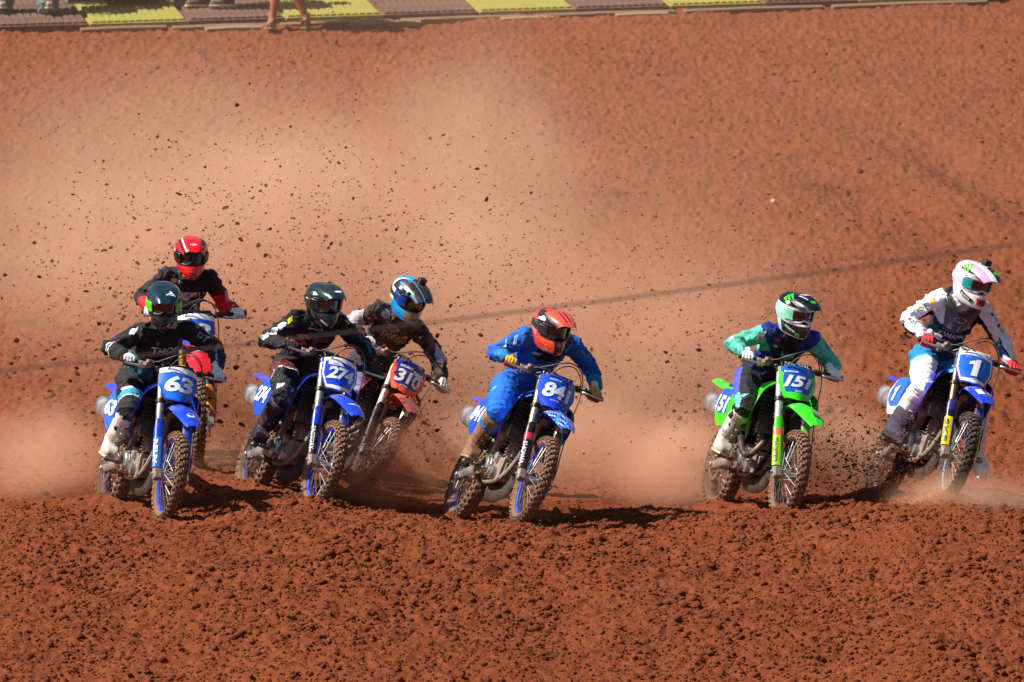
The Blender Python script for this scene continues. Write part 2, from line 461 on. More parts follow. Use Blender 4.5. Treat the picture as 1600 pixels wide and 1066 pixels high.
q = np.stack([a, a + 1, a + nx + 1, a + nx], 1).astype(np.int32)
me.loops.add(q.size); me.loops.foreach_set('vertex_index', q.ravel())
me.polygons.add(len(q)); me.polygons.foreach_set('loop_start', (np.arange(len(q)) * 4).astype(np.int32))
me.update(calc_edges=True)
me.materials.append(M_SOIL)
me.shade_smooth()
ground = bpy.data.objects.new('ground', me); col.objects.link(ground)
tag(ground, 'rust red churned soil rising to a hill behind the riders', None, kind='structure')
def gz(x, y): return float(ground_z(np.array([float(x)]), np.array([float(y)]))[0])

# loose clods on the ground
rng = random.Random(7)
def ico(sub):
    bm = bmesh.new(); bmesh.ops.create_icosphere(bm, subdivisions=sub, radius=1)
    V = np.array([v.co[:] for v in bm.verts]); F = np.array([[v.index for v in f.verts] for f in bm.faces]); bm.free()
    return V, F
ICO1 = ico(1); ICO2 = ico(2)
def lump(base, seed, amp=.35):
    V, F = base
    n = vnoise(V * 1.3 + seed * 7.3, seed) * amp + vnoise(V * 2.9 + seed * 3.1, seed + 1) * amp * .5
    return V * (1 + n)[:, None]
def scatter(name, mat, items, base):
    VS = []; FS = []
    F = base[1]; shapes = [lump(base, s) for s in range(14)]
    for k, (p, r, e) in enumerate(items):
        S = shapes[k % 14] * np.array(e) * r
        a = rng.uniform(0, 6.28); ca, sa = math.cos(a), math.sin(a)
        S = S @ np.array([[ca, -sa, 0], [sa, ca, 0], [0, 0, 1]])
        VS.append(S + np.array(p)); FS.append(F + k * len(S))
    V = np.concatenate(VS); Fa = np.concatenate(FS).astype(np.int32)
    me = bpy.data.meshes.new(name)
    me.vertices.add(len(V)); me.vertices.foreach_set('co', V.astype(np.float32).ravel())
    me.loops.add(Fa.size); me.loops.foreach_set('vertex_index', Fa.ravel())
    me.polygons.add(len(Fa)); me.polygons.foreach_set('loop_start', (np.arange(len(Fa)) * 3).astype(np.int32))
    me.update(calc_edges=True); me.materials.append(mat)
    o = bpy.data.objects.new(name, me); col.objects.link(o)
    return o
pts = []
for k in range(60000):
    y = -4.3 + rng.random() * 5.3 if k < 50000 else (rng.uniform(1.0, 3.4) if k < 54000 else 3.4 + 19 * rng.random() ** 1.25)
    pts.append((rng.uniform(-4.7, 4.7) * (1 + .25 * max(0, y - 3.4) / 19), y))
P = np.array(pts); Z = ground_z(P[:, 0], P[:, 1]); patchy = vnoise2(P[:, 0] * 1.7, P[:, 1] * 1.7, 91) + .6 * vnoise2(P[:, 0] * 5, P[:, 1] * 5, 92)
items = []
for (x, y), z, pn in zip(pts, Z, patchy):
    r = (.0050 + .0072 * rng.random() + .022 * rng.random() ** 16) * (1 + .30 * pn)
    if y > 3.4: r = .007 + .021 * rng.random() ** 3
    items.append(((x, y, z + r * rng.uniform(-.45, .15)), r, (rng.uniform(.9, 1.6), rng.uniform(.8, 1.3), rng.uniform(.7, 1.1))))
o = scatter('loose_clods', M_CLOD, items, ICO1)
tag(o, 'loose crumbs of red soil strewn over the ground', None, kind='stuff')
# ---------------------------------------------------------------- motocross machines
OX = 0.74                                   # rear axle to the origin, which sits between the wheels on the ground
CAST = R(26.5)
AX = Vector((-math.sin(CAST), 0, math.cos(CAST)))        # steering axis, pointing up
FW = Vector((math.cos(CAST), 0, math.sin(CAST)))         # square to it, pointing forward
FA = Vector((1.48, 0, .345))                              # front axle
SP = FA - FW * .022
def shift(p): return Vector((p[0] - OX, p[1], p[2]))
def steer_xf(st):
    rot = Matrix.Rotation(st, 3, AX)
    return lambda p: shift(rot @ (p - SP) + SP)
def fk(t, s=0.0, f=0.0): return FA + AX * t + Vector((0, s, 0)) + FW * f
def machine_matrix(x, y, z, yaw, lean, pitch):
    yaw, lean, pitch = R(yaw), R(lean), R(pitch)
    h = Vector((math.sin(yaw), -math.cos(yaw), 0)); l = Vector((math.cos(yaw), math.sin(yaw), 0)); u = Vector((0, 0, 1))
    h2 = h * math.cos(pitch) + u * math.sin(pitch); u2 = u * math.cos(pitch) - h * math.sin(pitch)
    l3 = l * math.cos(lean) - u2 * math.sin(lean); u3 = u2 * math.cos(lean) + l * math.sin(lean)
    m = Matrix((h2, l3, u3)).transposed().to_4x4(); m.translation = (x, y, z)
    return m
M_TYRE = mk('tyre_rubber', (.035, .028, .024), .85, 0, 1.0, .3, 90, dirtcol=(.20, .105, .062))
M_TYRE_DARK = mk('tyre_rubber_dark', (.022, .020, .019), .85, 0, .55, .3, 90, dirtcol=(.11, .07, .05))
M_BLACK = mk('black_plastic', (.012, .012, .013), .45, 0, .22)
M_SATIN = mk('satin_black_metal', (.02, .02, .022), .38, .6, .25)
M_ALU = mk('brushed_alloy', (.52, .51, .49), .34, .9, .32)
M_ALUC = mk('cast_alloy', (.34, .33, .31), .45, .75, .62)
M_STEEL = mk('steel', (.55, .55, .55), .25, 1.0, .15)
M_SPOKE = mk('spoke_steel', (.50, .50, .50), .4, .8, .35)
M_RUBBER = mk('grip_rubber', (.018, .018, .018), .8, 0, .2)
M_TITAN = mk('titanium_pipe', (.10, .09, .085), .40, .85, .40)
M_GOLD = mk('gold_anodised', (.62, .36, .10), .3, .9, .2)
M_SKID = mk('skid_shell', (.022, .019, .018), .6, 0, .45, dirtcol=(.10, .045, .024))
M_GREY = mk('muffler_shell', (.42, .43, .44), .35, .85, .35)

def wheel(name, parent, c, Ro, W, rimr, rim_mat, disc_side, xf, knob, spoke_n=32, tyre=M_TYRE, phase=0.0):
    c = Vector(c); Y = Vector((0, 1, 0))
    t = MB(xf); hw = W / 2; th = Ro - rimr - .008
    prof = []
    for k in range(15):
        a = -math.pi * .5 * 1.12 + math.pi * 1.12 * k / 14
        prof.append((rimr + .012 + (th - .024) * max(0, math.cos(a)) ** .75 + (0 if abs(a) < 1.5 else -.004), math.sin(a) * hw * .90))
    inner = [(rimr - .004, hw * .52), (rimr - .006, -hw * .52)]
    t.lathe(prof + inner, c, Y, 72, closed=True)
    n = knob
    for i in range(n):
        for row, (ys, wd, ln, ht, ro) in enumerate((((-.26, .26), .34, .6, .014, 0.0), ((-.66, .66), .26, .55, .013, .5), ((-.93, .93), .16, .5, .010, 0.0))):
            for yf in ys:
                a = 2 * math.pi * (i + ro + (.25 if yf > 0 and row == 0 else 0) + phase) / n
                yy = yf * hw
                rr = rimr + .012 + (th - .024) * max(0.02, math.cos(math.asin(min(abs(yf) * 1.02, .999)))) ** .75
                er = Vector((math.cos(a), 0, math.sin(a))); et = Vector((-math.sin(a), 0, math.cos(a)))
                tilt = abs(yf) * .95
                up = (er * math.cos(tilt) + Y * math.copysign(math.sin(tilt), yf)).normalized(); sd = up.cross(et).normalized()
                p = c + er * rr + Y * yy
                hl = 2 * math.pi * Ro / n * ln / 2; hw2 = W * wd / 2 * .8
                V = []
                for z, k in ((-.006, 1.05), (ht, .86)):
                    for sx, sy in ((-1, -1), (1, -1), (1, 1), (-1, 1)): V.append(p + up * z + et * (sx * hl * k) + sd * (sy * hw2 * k))
                t.add(V, [(4, 5, 6, 7), (0, 1, 5, 4), (1, 2, 6, 5), (2, 3, 7, 6), (3, 0, 4, 7)])
    w = t.build(name, tyre, parent, 35)
    r = MB(xf)
    r.lathe([(rimr - .020, -.012), (rimr - .012, -hw * .42), (rimr + .010, -hw * .50), (rimr + .012, -hw * .40), (rimr - .002, -hw * .34), (rimr - .006, 0), (rimr - .002, hw * .34), (rimr + .012, hw * .40), (rimr + .010, hw * .50), (rimr - .012, hw * .42), (rimr - .020, .012)], c, Y, 64, closed=True)
    r.build('rim', rim_mat, w, 40)
    h = MB(xf)
    h.lathe([(.018, -.075), (.034, -.07), (.036, -.055), (.024, -.045), (.022, .045), (.036, .055), (.034, .07), (.018, .075)], c, Y, 20)
    h.lathe([(.010, -.11), (.016, -.109), (.016, .109), (.010, .11)], c, Y, 10)
    h.build('hub', M_ALU, w, 30)
    s = MB(xf)
    for i in range(spoke_n):
        sd = 1 if i % 2 else -1
        a = 2 * math.pi * i / spoke_n; da = (.62 if (i // 2) % 2 else -.62)
        p0 = c + Vector((math.cos(a + da) * .034, sd * .055, math.sin(a + da) * .034))
        p1 = c + Vector((math.cos(a) * (rimr - .016), sd * .006, math.sin(a) * (rimr - .016)))
        s.tube([p0, p1], .0026, 4)
    s.build('spokes', M_SPOKE, w, 60, kind='stuff')
    d = MB(xf); rd = .130 if abs(c.x) > 1 else .118
    yd = disc_side * .078
    d.lathe([(rd - .03, yd - .002), (rd, yd - .002), (rd, yd + .002), (rd - .03, yd + .002)], c, Y, 40, closed=True)
    for i in range(6):
        a = math.pi * 2 * i / 6
        d.tube([c + Vector((math.cos(a) * .03, yd, math.sin(a) * .03)), c + Vector((math.cos(a + .4) * (rd - .02), yd, math.sin(a + .4) * (rd - .02)))], .005, 4)
    d.build('brake_disc', M_STEEL, w, 30)
    return w

def cr_grid(C, nu, nv):
    """smooth grid through a small net of control points C[i][j]"""
    C = [[Vector(q) for q in r] for r in C]
    def cr(P, t):
        k = len(P) - 1; x = t * k; i = min(int(x), k - 1); u = x - i
        p0 = P[max(i - 1, 0)] if i > 0 else P[0] * 2 - P[1]; p1 = P[i]; p2 = P[i + 1]; p3 = P[i + 2] if i + 2 <= k else P[k] * 2 - P[k - 1]
        return 0.5 * ((2 * p1) + (-p0 + p2) * u + (2 * p0 - 5 * p1 + 4 * p2 - p3) * u * u + (-p0 + 3 * p1 - 3 * p2 + p3) * u ** 3)
    rows = [[cr(r, j / (nv - 1)) for j in range(nv)] for r in C]
    return [[cr([rows[k][j] for k in range(len(C))], i / (nu - 1)) for j in range(nv)] for i in range(nu)]

def make_machine(pose, S):
    """S: the colours and prints of one machine"""
    x, y, z, yaw, lean, pitch, st = pose
    rt = empty('dirt_bike', machine_matrix(x, y, z, yaw, lean, pitch))
    tag(rt, S['label'], 'motocross bike', 'motocross bikes racing down the dirt')
    SX = steer_xf(R(st)); SXB = lambda p: SX(Vector(p) - AX * .085)
    body = plastic('body_plastic', S['body'], S.get('dirt', .25)); plate_bg = plastic('plate_film', S['plate'], S.get('dirt', .2) * .7)
    trim = plastic('trim_plastic', S['trim'], .25); rim_m = mk('rim_paint', srgb(S['rim']), .3, .35, .38)
    white = ink(S.get('num', '#e8ecf2'))
    # wheels
    wheel('front_wheel', rt, FA, .345, .085, .275, rim_m, 1, SX, 40, 36, M_TYRE_DARK if S.get('darktyre') else M_TYRE, S.get('phase', 0))
    wheel('rear_wheel', rt, (0, 0, .34), .340, .118, .250, mk('rim_paint', srgb(S['rim']), .4, .3, .72), -1, shift, 34, 36, M_TYRE_DARK if S.get('darktyre') else M_TYRE, .3)
    # forks
    for s in (-1, 1):
        f = MB(SX)
        f.tube([fk(.36, s * .105), fk(.40, s * .105), fk(.41, s * .105), fk(.885, s * .105)], [.026, .0265, .0295, .0285], 16)
        f.tube([fk(.885, s * .105), fk(.893, s * .105)], [.026, .022], 12)
        leg = f.build('fork_leg', S.get('fork_mat', M_ALU), rt, 40)
        f = MB(SX)
        f.tube([fk(.06, s * .105), fk(.37, s * .105)], .0235, 14); f.build('slider', M_STEEL, leg, 40)
        f = MB(SX)
        f.tube([fk(-.045, s * .105), fk(-.03, s * .105), fk(.055, s * .105), fk(.075, s * .105)], [.022, .033, .033, .026], 14)
        f.box(fk(-.01, s * .105, .02), (.06, .05, .075), Matrix.Rotation(-CAST, 3, 'Y'))
        f.tube([fk(0, s * .075), fk(0, s * .142)], .017, 12); f.tube([fk(0, s * .142), fk(0, s * .150)], .012, 6)
        f.build('axle_clamp', M_ALUC, leg, 40, .004)
        # guard wraps the outside and front of the slider
        G = []
        for i in range(14):
            t = .045 + (.445 - .045) * i / 13; row = []
            wd = 1.0 if i < 11 else 1 - (i - 10) * .17
            for j in range(11):
                a = (-1.15 + 2.55 * j / 10 * 1.0) * wd
                # angle measured from straight ahead towards the outside
                rr = .040 - .003 * math.cos(3 * a)
                row.append(fk(t, s * (.105 + math.sin(a) * rr), math.cos(a) * rr))
            G.append(row)
        if s > 0: G = [list(r) for r in G]
        g = MB(SX)
        gm = S['guard']
        def gf(u, v):
            if gm[2] and .60 < u < .80: return 2
            return 1 if (u < .62 and v > .25) else 0
        g.sheet(G if s < 0 else [list(reversed(r)) for r in G], .003, 0, (lambda u, v: gf(u, v)) if s < 0 else (lambda u, v: gf(u, 1 - v)))
        go = g.build('fork_guard', [plastic('guard_plastic', gm[0], .35), plastic('guard_film', gm[1], .3), plastic('guard_band', gm[2] or gm[0], .3)], leg, 50)
        if s < 0 and S.get('guard_text'):
            bv = bvh_of(go); dr = SX(fk(.2, 0, .3)) - SX(fk(.2, 0, 0)); sdv = (SX(fk(.2, .3)) - SX(fk(.2, 0))).normalized()
            upv = (SX(fk(.4)) - SX(fk(.1))).normalized(); fw = dr.normalized(); d2 = (-fw * .72 + sdv * .69).normalized()
            exv = (sdv * .72 + fw * .69).normalized()
            lettering(S['guard_text'][0], bv, SX(fk(.17, s * .105)), -upv, exv, .20, .030, ink(S['guard_text'][1]), go, dirn=d2, bold=.03)
    # triple clamps and steering head
    c = MB(SX)
    for t, wd in ((.60, .034), (.845, .030)):
        c.box(fk(t, 0, -.012), (.075, .15, wd), Matrix.Rotation(-CAST, 3, 'Y'))
        for s in (-1, 1): c.tube([fk(t - wd * .55, s * .105), fk(t + wd * .55, s * .105)], .037, 16)
    c.tube([fk(.6, 0, -.03), fk(.86, 0, -.03)], .026, 12)
    for s in (-1, 1): c.box(fk(.88, s * .05, .0), (.045, .035, .06), Matrix.Rotation(-CAST, 3, 'Y'))
    c.build('triple_clamp', S.get('clamp_mat', M_SATIN), rt, 40, .004)
    # handlebar
    b = MB(SXB)
    BP = [(.955, -.405, 1.22), (.985, -.27, 1.215), (1.04, -.165, 1.20), (1.085, -.10, 1.165), (1.09, 0, 1.16), (1.085, .10, 1.165), (1.04, .165, 1.20), (.985, .27, 1.215), (.955, .405, 1.22)]
    b.tube(BP, .0125, 12, sub=5)
    bar = b.build('handlebar', M_SATIN, rt, 60)
    for s in (-1, 1):
        g = MB(SXB)
        g.tube([(.954, s * .412, 1.220), (.956, s * .402, 1.220), (.957, s * .398, 1.22), (.977, s * .285, 1.2155), (.979, s * .277, 1.215), (.981, s * .268, 1.215)], [.014, .019, .0165, .0165, .023, .02], 14)
        g.build('grip', M_RUBBER, bar, 40)
        l = MB(SXB)
        l.tube([(1.005, s * .215, 1.205), (1.05, s * .225, 1.20), (1.075, s * .27, 1.197), (1.058, s * .33, 1.198), (1.04, s * .385, 1.202), (1.036, s * .395, 1.203)], [.008, .008, .007, .0065, .007, .009], 8, sub=3, flat=1.5)
        l.build('lever', M_ALU, bar, 60)
        l = MB(SXB)
        rm = Matrix.Rotation(s * -.35, 3, 'Z')
        if s < 0:
            l.box((1.02, -.205, 1.215), (.05, .075, .040), rm); l.box((1.035, -.20, 1.243), (.042, .058, .024), rm, taper=.9)
            l.tube([(.99, -.245, 1.215), (.985, -.275, 1.215)], .025, 14); l.box((.99, -.25, 1.19), (.035, .04, .03), rm)
        else:
            l.box((1.02, .205, 1.21), (.045, .05, .036), rm); l.box((1.04, .185, 1.225), (.025, .06, .022), rm); l.box((.985, .262, 1.24), (.02, .02, .02), rm)
            l.tube([(1.0, .235, 1.21), (.998, .25, 1.21)], .021, 12)
        l.build('lever_perch', M_ALUC if s < 0 else M_BLACK, bar, 40, .004)
    # crossbar pad
    p = MB(SXB)
    p.box((1.085, 0, 1.222), (.046, .245, .055), Matrix.Rotation(-.3, 3, 'Y'))
    pad = p.build('bar_pad', plastic('pad_foam', S.get('pad', '#101114'), .2), bar, 40, .012)
    p = MB(SXB); p.tube([(1.055, -.155, 1.205), (1.075, -.13, 1.222), (1.078, .13, 1.222), (1.055, .155, 1.205)], .008, 8); p.build('crossbar', M_SATIN, bar)
    if S.get('pad_text'):
        bv = bvh_of(pad); o = SXB(Vector((1.085, 0, 1.222)))
        ey = (SXB(Vector((1.085 - .0, 0, 1.3))) - o).normalized(); ex = (SXB(Vector((1.085, .1, 1.222))) - o).normalized()
        rows = S.get('pad_rows', 1)
        for k in range(rows):
            lettering(S['pad_text'], bv, o + ey * (.012 - .026 * k if rows > 1 else 0), ex, ey, .20, .022 if rows > 1 else .030, ink(S.get('pad_ink', '#e6e6e6')), pad, dirn=Vector((-1, 0, -.15)), bold=.03)
    # cables
    k = MB(SXB)
    k.tube([(1.02, .205, 1.215), (1.10, .17, 1.27), (1.17, .08, 1.33), (1.20, -.02, 1.30), (1.16, -.09, 1.20), (1.10, -.11, 1.08), (1.0, -.11, .92), (.85, -.12, .7)], .0045, 6, sub=5)
    k.tube([(1.03, -.185, 1.225), (1.12, -.12, 1.27), (1.22, .02, 1.345), (1.25, .12, 1.30), (1.255, .165, 1.15), (1.27, .16, .98), (1.34, .15, .72), (1.42, .145, .50), (1.44, .12, .38)], .005, 6, sub=5)
    k.tube([(1.0, -.235, 1.21), (1.09, -.15, 1.25), (1.15, -.02, 1.24), (1.12, .06, 1.14), (1.0, .06, 1.02)], .0045, 6, sub=5)
    k.build('control_cables', M_BLACK, rt, 60)
    # front number plate
    PL = []
    nU, nV = 27, 27
    for i in range(nV):
        v = i / (nV - 1); t = .592 + .245 * v
        wv = .088 + .058 * min(1, v / .45) ** .8 - .006 * max(0, (v - .6) / .4)
        row = []
        for j in range(nU):
            u = -1 + 2 * j / (nU - 1)
            tt = t + (.012 * (1 - u * u) if v > .8 else 0) * (v - .8) / .2 - (.03 * (1 - abs(u)) * (1 - v / .2) if v < .2 else 0)
            row.append(fk(tt, u * wv, .118 - .050 * u * u - .012 * (v - .5) ** 2))
        PL.append(row)
    pl = MB(SX)
    style = S.get('plate_style', 'full')
    def pf(v, u):
        uu = abs(u - .5) * 2
        if v > .86 and style == 'whitetop': return 2
        if uu > .93 or v < .06 - .03 * (1 - uu) : return 0
        if style == 'edge' and (uu > .80 and v < .8 or v < .16): return 0
        if style == 'frame' and (uu > .86 or v < .12 or v > .90): return 2 if uu < .90 else 0
        if style == 'sheared' and (v < .35 - .2 * (1 - uu)): return 0
        if v < .22 - .0 and style in ('lowblue',): return 0
        return 1
    pl.sheet(PL, .004, 0, pf)
    plate = pl.build('number_plate', [body if S.get('plate_body', 1) else trim, plate_bg, ink('#e9edf4')], rt, 50)
    bv = bvh_of(plate)
    o = SX(fk(.592 + .245 * S.get('num_v', .52), 0, .1)); ey = (SX(fk(.9)) - SX(fk(.4))).normalized(); ex = (SX(fk(.5, .2)) - SX(fk(.5))).normalized()
    nw = S.get('num_w', .185); nh = S.get('num_h', .125)
    lettering(S['number'], bv, o, ex, ey, nw, nh, white, plate, S.get('shear', .22), .035, 'numerals', .004, S.get('nspace', .92))
    for (s_, px, py, w_, h_, c_) in S.get('plate_text', []):
        lettering(s_, bv, o + ex * px + ey * py, ex, ey, w_, h_, ink(c_), plate, 0.1, .02)
    for (poly, px, py, c_) in S.get('plate_patch', []):
        patch(poly, bv, o + ex * px + ey * py, ex, ey, ink(c_), plate, 'sticker', .0015)
    # front fender
    cl = [(1.13, .79, .050, .020), (1.24, .855, .058, .028), (1.38, .880, .085, .038), (1.52, .875, .100, .045), (1.66, .845, .098, .045), (1.80, .795, .080, .038), (1.91, .735, .050, .022)]
    C = []
    for (fx_, fz_, hw_, dr_) in cl:
        C.append([Vector((fx_ - .0, u * hw_, fz_ - dr_ * abs(u) ** 1.6 + (.006 if abs(u) > .5 and abs(u) < .9 else 0))) for u in (-1, -.72, -.35, 0, .35, .72, 1)])
    fd = MB(SX)
    fd.sheet(cr_grid(C, 30, 19), .004, 0, S.get('fender_fun'))
    fender = fd.build('front_fender', [body] + [plastic('fender_film', h, .25) for h in S.get('fender_cols', [])], rt, 60)
    bv = bvh_of(fender)
    for (s_, fx_, fy_, w_, h_, c_) in S.get('fender_text', []):
        lettering(s_, bv, SX(Vector((fx_, fy_, .9))), SX(Vector((0, 1, 0))) - SX(Vector((0, 0, 0))), SX(Vector((-1, 0, .35))) - SX(Vector((0, 0, 0))), w_, h_, ink(c_), fender, .1, .03)
    for (poly, fx_, fy_, c_) in S.get('fender_patch', []):
        patch(poly, bv, SX(Vector((fx_, fy_, .9))), SX(Vector((0, 1, 0))) - SX(Vector((0, 0, 0))), SX(Vector((-1, 0, .35))) - SX(Vector((0, 0, 0))), ink(c_), fender, 'sticker')
    # chassis
    f = MB(shift)
    for s in (-1, 1):
        f.tube([(1.13, s * .02, .93), (1.04, s * .07, .90), (.85, s * .095, .77), (.68, s * .095, .62), (.60, s * .09, .50), (.58, s * .085, .40)], [.03, .034, .034, .034, .036, .03], 8, sub=3, flat=.6)
        f.tube([(1.06, s * .012, .62), (1.0, s * .05, .42), (.9, s * .085, .31), (.62, s * .085, .30), (.56, s * .085, .38)], .017, 8, sub=3)
        f.tube([(.74, s * .085, .80), (.35, s * .085, .86), (-.05, s * .08, .89)], .012, 8, sub=2)
        f.tube([(.60, s * .09, .56), (.30, s * .09, .72), (-.02, s * .08, .87)], .011, 8, sub=2)
    f.tube([(1.13, 0, .86), (1.08, 0, .70), (1.06, 0, .60)], .022, 8)
    f.tube([(1.06, 0, .90), (1.19, 0, .80)], .032, 12)
    f.build('frame', S.get('frame_mat', M_ALUC), rt, 40)
    e = MB(shift)
    e.box((.76, 0, .40), (.36, .20, .17)); e.box((.62, 0, .47), (.20, .19, .12)); e.box((.88, 0, .38), (.14, .15, .14))
    rc = Matrix.Rotation(-.12, 3, 'Y')
    for i in range(5): e.box((.86 + .006 * i, 0, .52 + .026 * i), (.155, .15, .012), rc)
    e.box((.875, 0, .58), (.13, .125, .17), rc); e.box((.89, 0, .70), (.15, .15, .09), rc)
    eng = e.build('engine', M_ALUC, rt, 40, .012)
    for s in (-1, 1):
        cc = MB(shift); rr = .088 if s < 0 else .075; xx = .66 if s < 0 else .80
        cc.lathe([(.02, s * .15), (rr * .78, s * .148), (rr * .86, s * .140), (rr * .9, s * .126), (rr, s * .122), (rr, s * .09), (.02, s * .09)], (xx, 0, .41), (0, 1, 0), 32)
        for q in range(7):
            a = 2 * math.pi * q / 7; cc.tube([(xx + math.cos(a) * rr * .95, s * .118, .41 + math.sin(a) * rr * .95), (xx + math.cos(a) * rr * .95, s * .133, .41 + math.sin(a) * rr * .95)], .007, 6)
        if s < 0:
            cc.lathe([(.02, s * .14), (.042, s * .135), (.046, s * .10), (.02, s * .09)], (.84, 0, .36), (0, 1, 0), 18)
            cc.lathe([(.01, s * .13), (.03, s * .125), (.032, s * .09)], (.80, 0, .47), (0, 1, 0), 14)
        cc.build('clutch_cover' if s < 0 else 'ignition_cover', M_ALU if s < 0 else M_ALUC, eng, 40)
    g = MB(shift)
    g.tube([(1.02, 0, .36), (.95, 0, .29), (.80, 0, .262), (.55, 0, .27)], [.065, .085, .09, .085], 10, sub=3, flat=.35, up=Vector((0, 1, 0)))
    g.build('skid_plate', M_SKID, rt, 40)
    x_ = MB(shift)
    if S.get('rear_exit'): x_.tube([(.74, -.02, .68), (.66, -.06, .74), (.52, -.10, .72), (.40, -.11, .70), (.22, -.115, .715)], [.022, .024, .025, .026, .026], 12, sub=5)
    else: x_.tube([(.93, -.03, .63), (1.0, -.06, .60), (1.03, -.115, .52), (.985, -.16, .445), (.88, -.18, .45), (.76, -.175, .53), (.62, -.14, .62), (.45, -.11, .68), (.28, -.105, .715)], [.022, .024, .025, .026, .026, .025, .025, .026, .026], 12, sub=5)
    ex_ = x_.build('exhaust_pipe', M_TITAN, rt, 60)
    x_ = MB(shift)
    x_.tube([(.22, -.112, .72), (.16, -.118, .73), (.10, -.124, .742), (-.16, -.146, .80), (-.22, -.150, .815), (-.25, -.152, .82)], [.028, .040, .050, .052, .046, .022], 18, flat=1.5)
    x_.build('muffler', M_GREY, rt, 50)
    # radiators and shrouds
    for s in (-1, 1):
        r = MB(shift); rr = Matrix.Rotation(-.22, 3, 'Y')
        r.box((1.03, s * .125, .76), (.035, .115, .30), rr)
        for i in range(9): r.box((1.055 + .007 * (i - 4), s * .13, .76 + .032 * (i - 4)), (.022, .125, .006), rr)
        r.build('radiator', M_BLACK, rt, 40)
        Cs = [[(1.115, s * .125, 1.00), (1.150, s * .215, .935), (1.095, s * .250, .80), (.99, s * .240, .67), (.905, s * .205, .55)],
              [(1.00, s * .105, 1.015), (1.015, s * .180, .935), (.965, s * .205, .80), (.90, s * .200, .68), (.855, s * .182, .57)],
              [(.86, s * .09, 1.01), (.87, s * .135, .93), (.85, s * .155, .81), (.83, s * .160, .72), (.82, s * .158, .62)],
              [(.70, s * .085, .99), (.70, s * .110, .92), (.70, s * .125, .82), (.71, s * .135, .75), (.72, s * .14, .68)]]
        h = MB(shift); gr = cr_grid(Cs, 20, 24)
        if s > 0: gr = [list(reversed(q)) for q in gr]
        fun = S.get('shroud_fun')
        h.sheet(gr, .005, 0, (lambda u, v: fun(u, v if s < 0 else 1 - v)) if fun else None)
        sh = h.build('radiator_shroud', [body] + [plastic('shroud_film', q, .3) for q in S.get('shroud_cols', [])], rt, 60)
        if s < 0:
            bv = bvh_of(sh)
            for (s_, px, pz, w_, h_, c_) in S.get('shroud_text', []):
                lettering(s_, bv, shift((px, -.3, pz)), (-.85, 0, -.2), (-.2, 0, .85), w_, h_, ink(c_), sh, .1, .02, dirn=Vector((0, 1, 0)))
    # tank, seat, side panels, rear fender
    tk = MB(shift)
    tk.rings([[Vector((px, hw_ * math.cos(a), zc + (hz if math.sin(a) > 0 else .10) * math.sin(a))) for a in [2 * math.pi * k_ / 16 for k_ in range(16)]] for px, hw_, zc, hz in ((1.10, .075, .93, .05), (1.02, .10, .93, .085), (.85, .10, .92, .085), (.66, .085, .90, .06))])
    tk.build('fuel_tank', M_BLACK, rt, 60)
    se = MB(shift)
    se.rings([[Vector((px, hw_ * c_, zt + dz)) for c_, dz in ((-.75, 0), (-1, -.02), (-1.1, -.09), (1.1, -.09), (1, -.02), (.75, 0), (0, .006))] for px, hw_, zt in ((1.0, .05, 1.02), (.9, .062, 1.005), (.6, .07, .965), (.3, .082, .955), (.05, .085, .965), (-.06, .08, .975))])
    se.build('seat', mk('seat_cover', srgb(S.get('seat', '#141519')), .75, 0, .2, .4, 220), rt, 30)
    for s in (-1, 1):
        Cs = [[(.50, s * .105, .90), (.49, s * .125, .79), (.46, s * .125, .68)],
              [(.34, s * .140, .925), (.32, s * .168, .79), (.29, s * .165, .645)],
              [(.18, s * .155, .935), (.16, s * .182, .79), (.14, s * .180, .635)],
              [(.10, s * .158, .930), (.08, s * .184, .80), (.09, s * .184, .68)],
              [(.04, s * .155, .915), (.01, s * .178, .82), (.04, s * .180, .73)]]
        h = MB(shift); gr = cr_grid(Cs, 24, 22)
        if s > 0: gr = [list(reversed(q)) for q in gr]
        sp = S.get('side_style', 'full')
        def sf(u, v):
            if s > 0: v = 1 - v
            if sp == 'white' and (v > .80 - .0 * u or u > .93): return 2
            if u < .30: return 0
            if sp == 'green' and (v > .72 or v < .05): return 0
            return 1
        h.sheet(gr, .004, 0, sf)
        pn = h.build('side_panel', [body, plate_bg, plastic('side_film', '#e9edf4', .3)], rt, 60)
        if s < 0:
            bv = bvh_of(pn)
            nn = S['number']
            # numbers read from the rider's right side: front of the machine lies to the reader's right
            lettering(nn, bv, shift((.17, -.4, .80)), (.97, 0, -.10), (.10, 0, .97), .24 if len(nn) > 1 else .10, .125, white, pn, .2, .04, 'numerals', .006, .92, Vector((0, 1, 0)))
    rf = MB(shift)
    C = [[Vector((px, u * hw_, pz - .03 * abs(u) ** 2)) for u in (-1, -.5, 0, .5, 1)] for px, pz, hw_ in ((.15, .93, .10), (-.05, .945, .115), (-.25, .965, .10), (-.42, .99, .085), (-.52, 1.005, .065))]
    rf.sheet(cr_grid(C, 16, 11), .004)
    rf.build('rear_fender', body, rt, 60)
    mg = MB(shift)
    C = [[Vector((px, u * .07, pz)) for u in (-1, 0, 1)] for px, pz in ((.36, .86), (.37, .70), (.40, .56), (.45, .45))]
    mg.sheet(cr_grid(C, 8, 5), .004); mg.build('mud_flap', M_BLACK, rt, 60)
    # swingarm and drive
    w = MB(shift)
    for s in (-1, 1):
        w.tube([(.60, s * .085, .42), (.45, s * .10, .41), (.05, s * .098, .345), (-.05, s * .098, .335)], [.045, .05, .032, .026], 8, sub=2, flat=.45, up=Vector((0, 1, 0)))
        w.tube([(0, s * .09, .34), (0, s * .125, .34)], .02, 10)
    w.tube([(.60, -.1, .42), (.60, .1, .42)], .02, 10); w.box((.42, 0, .41), (.06, .17, .07))
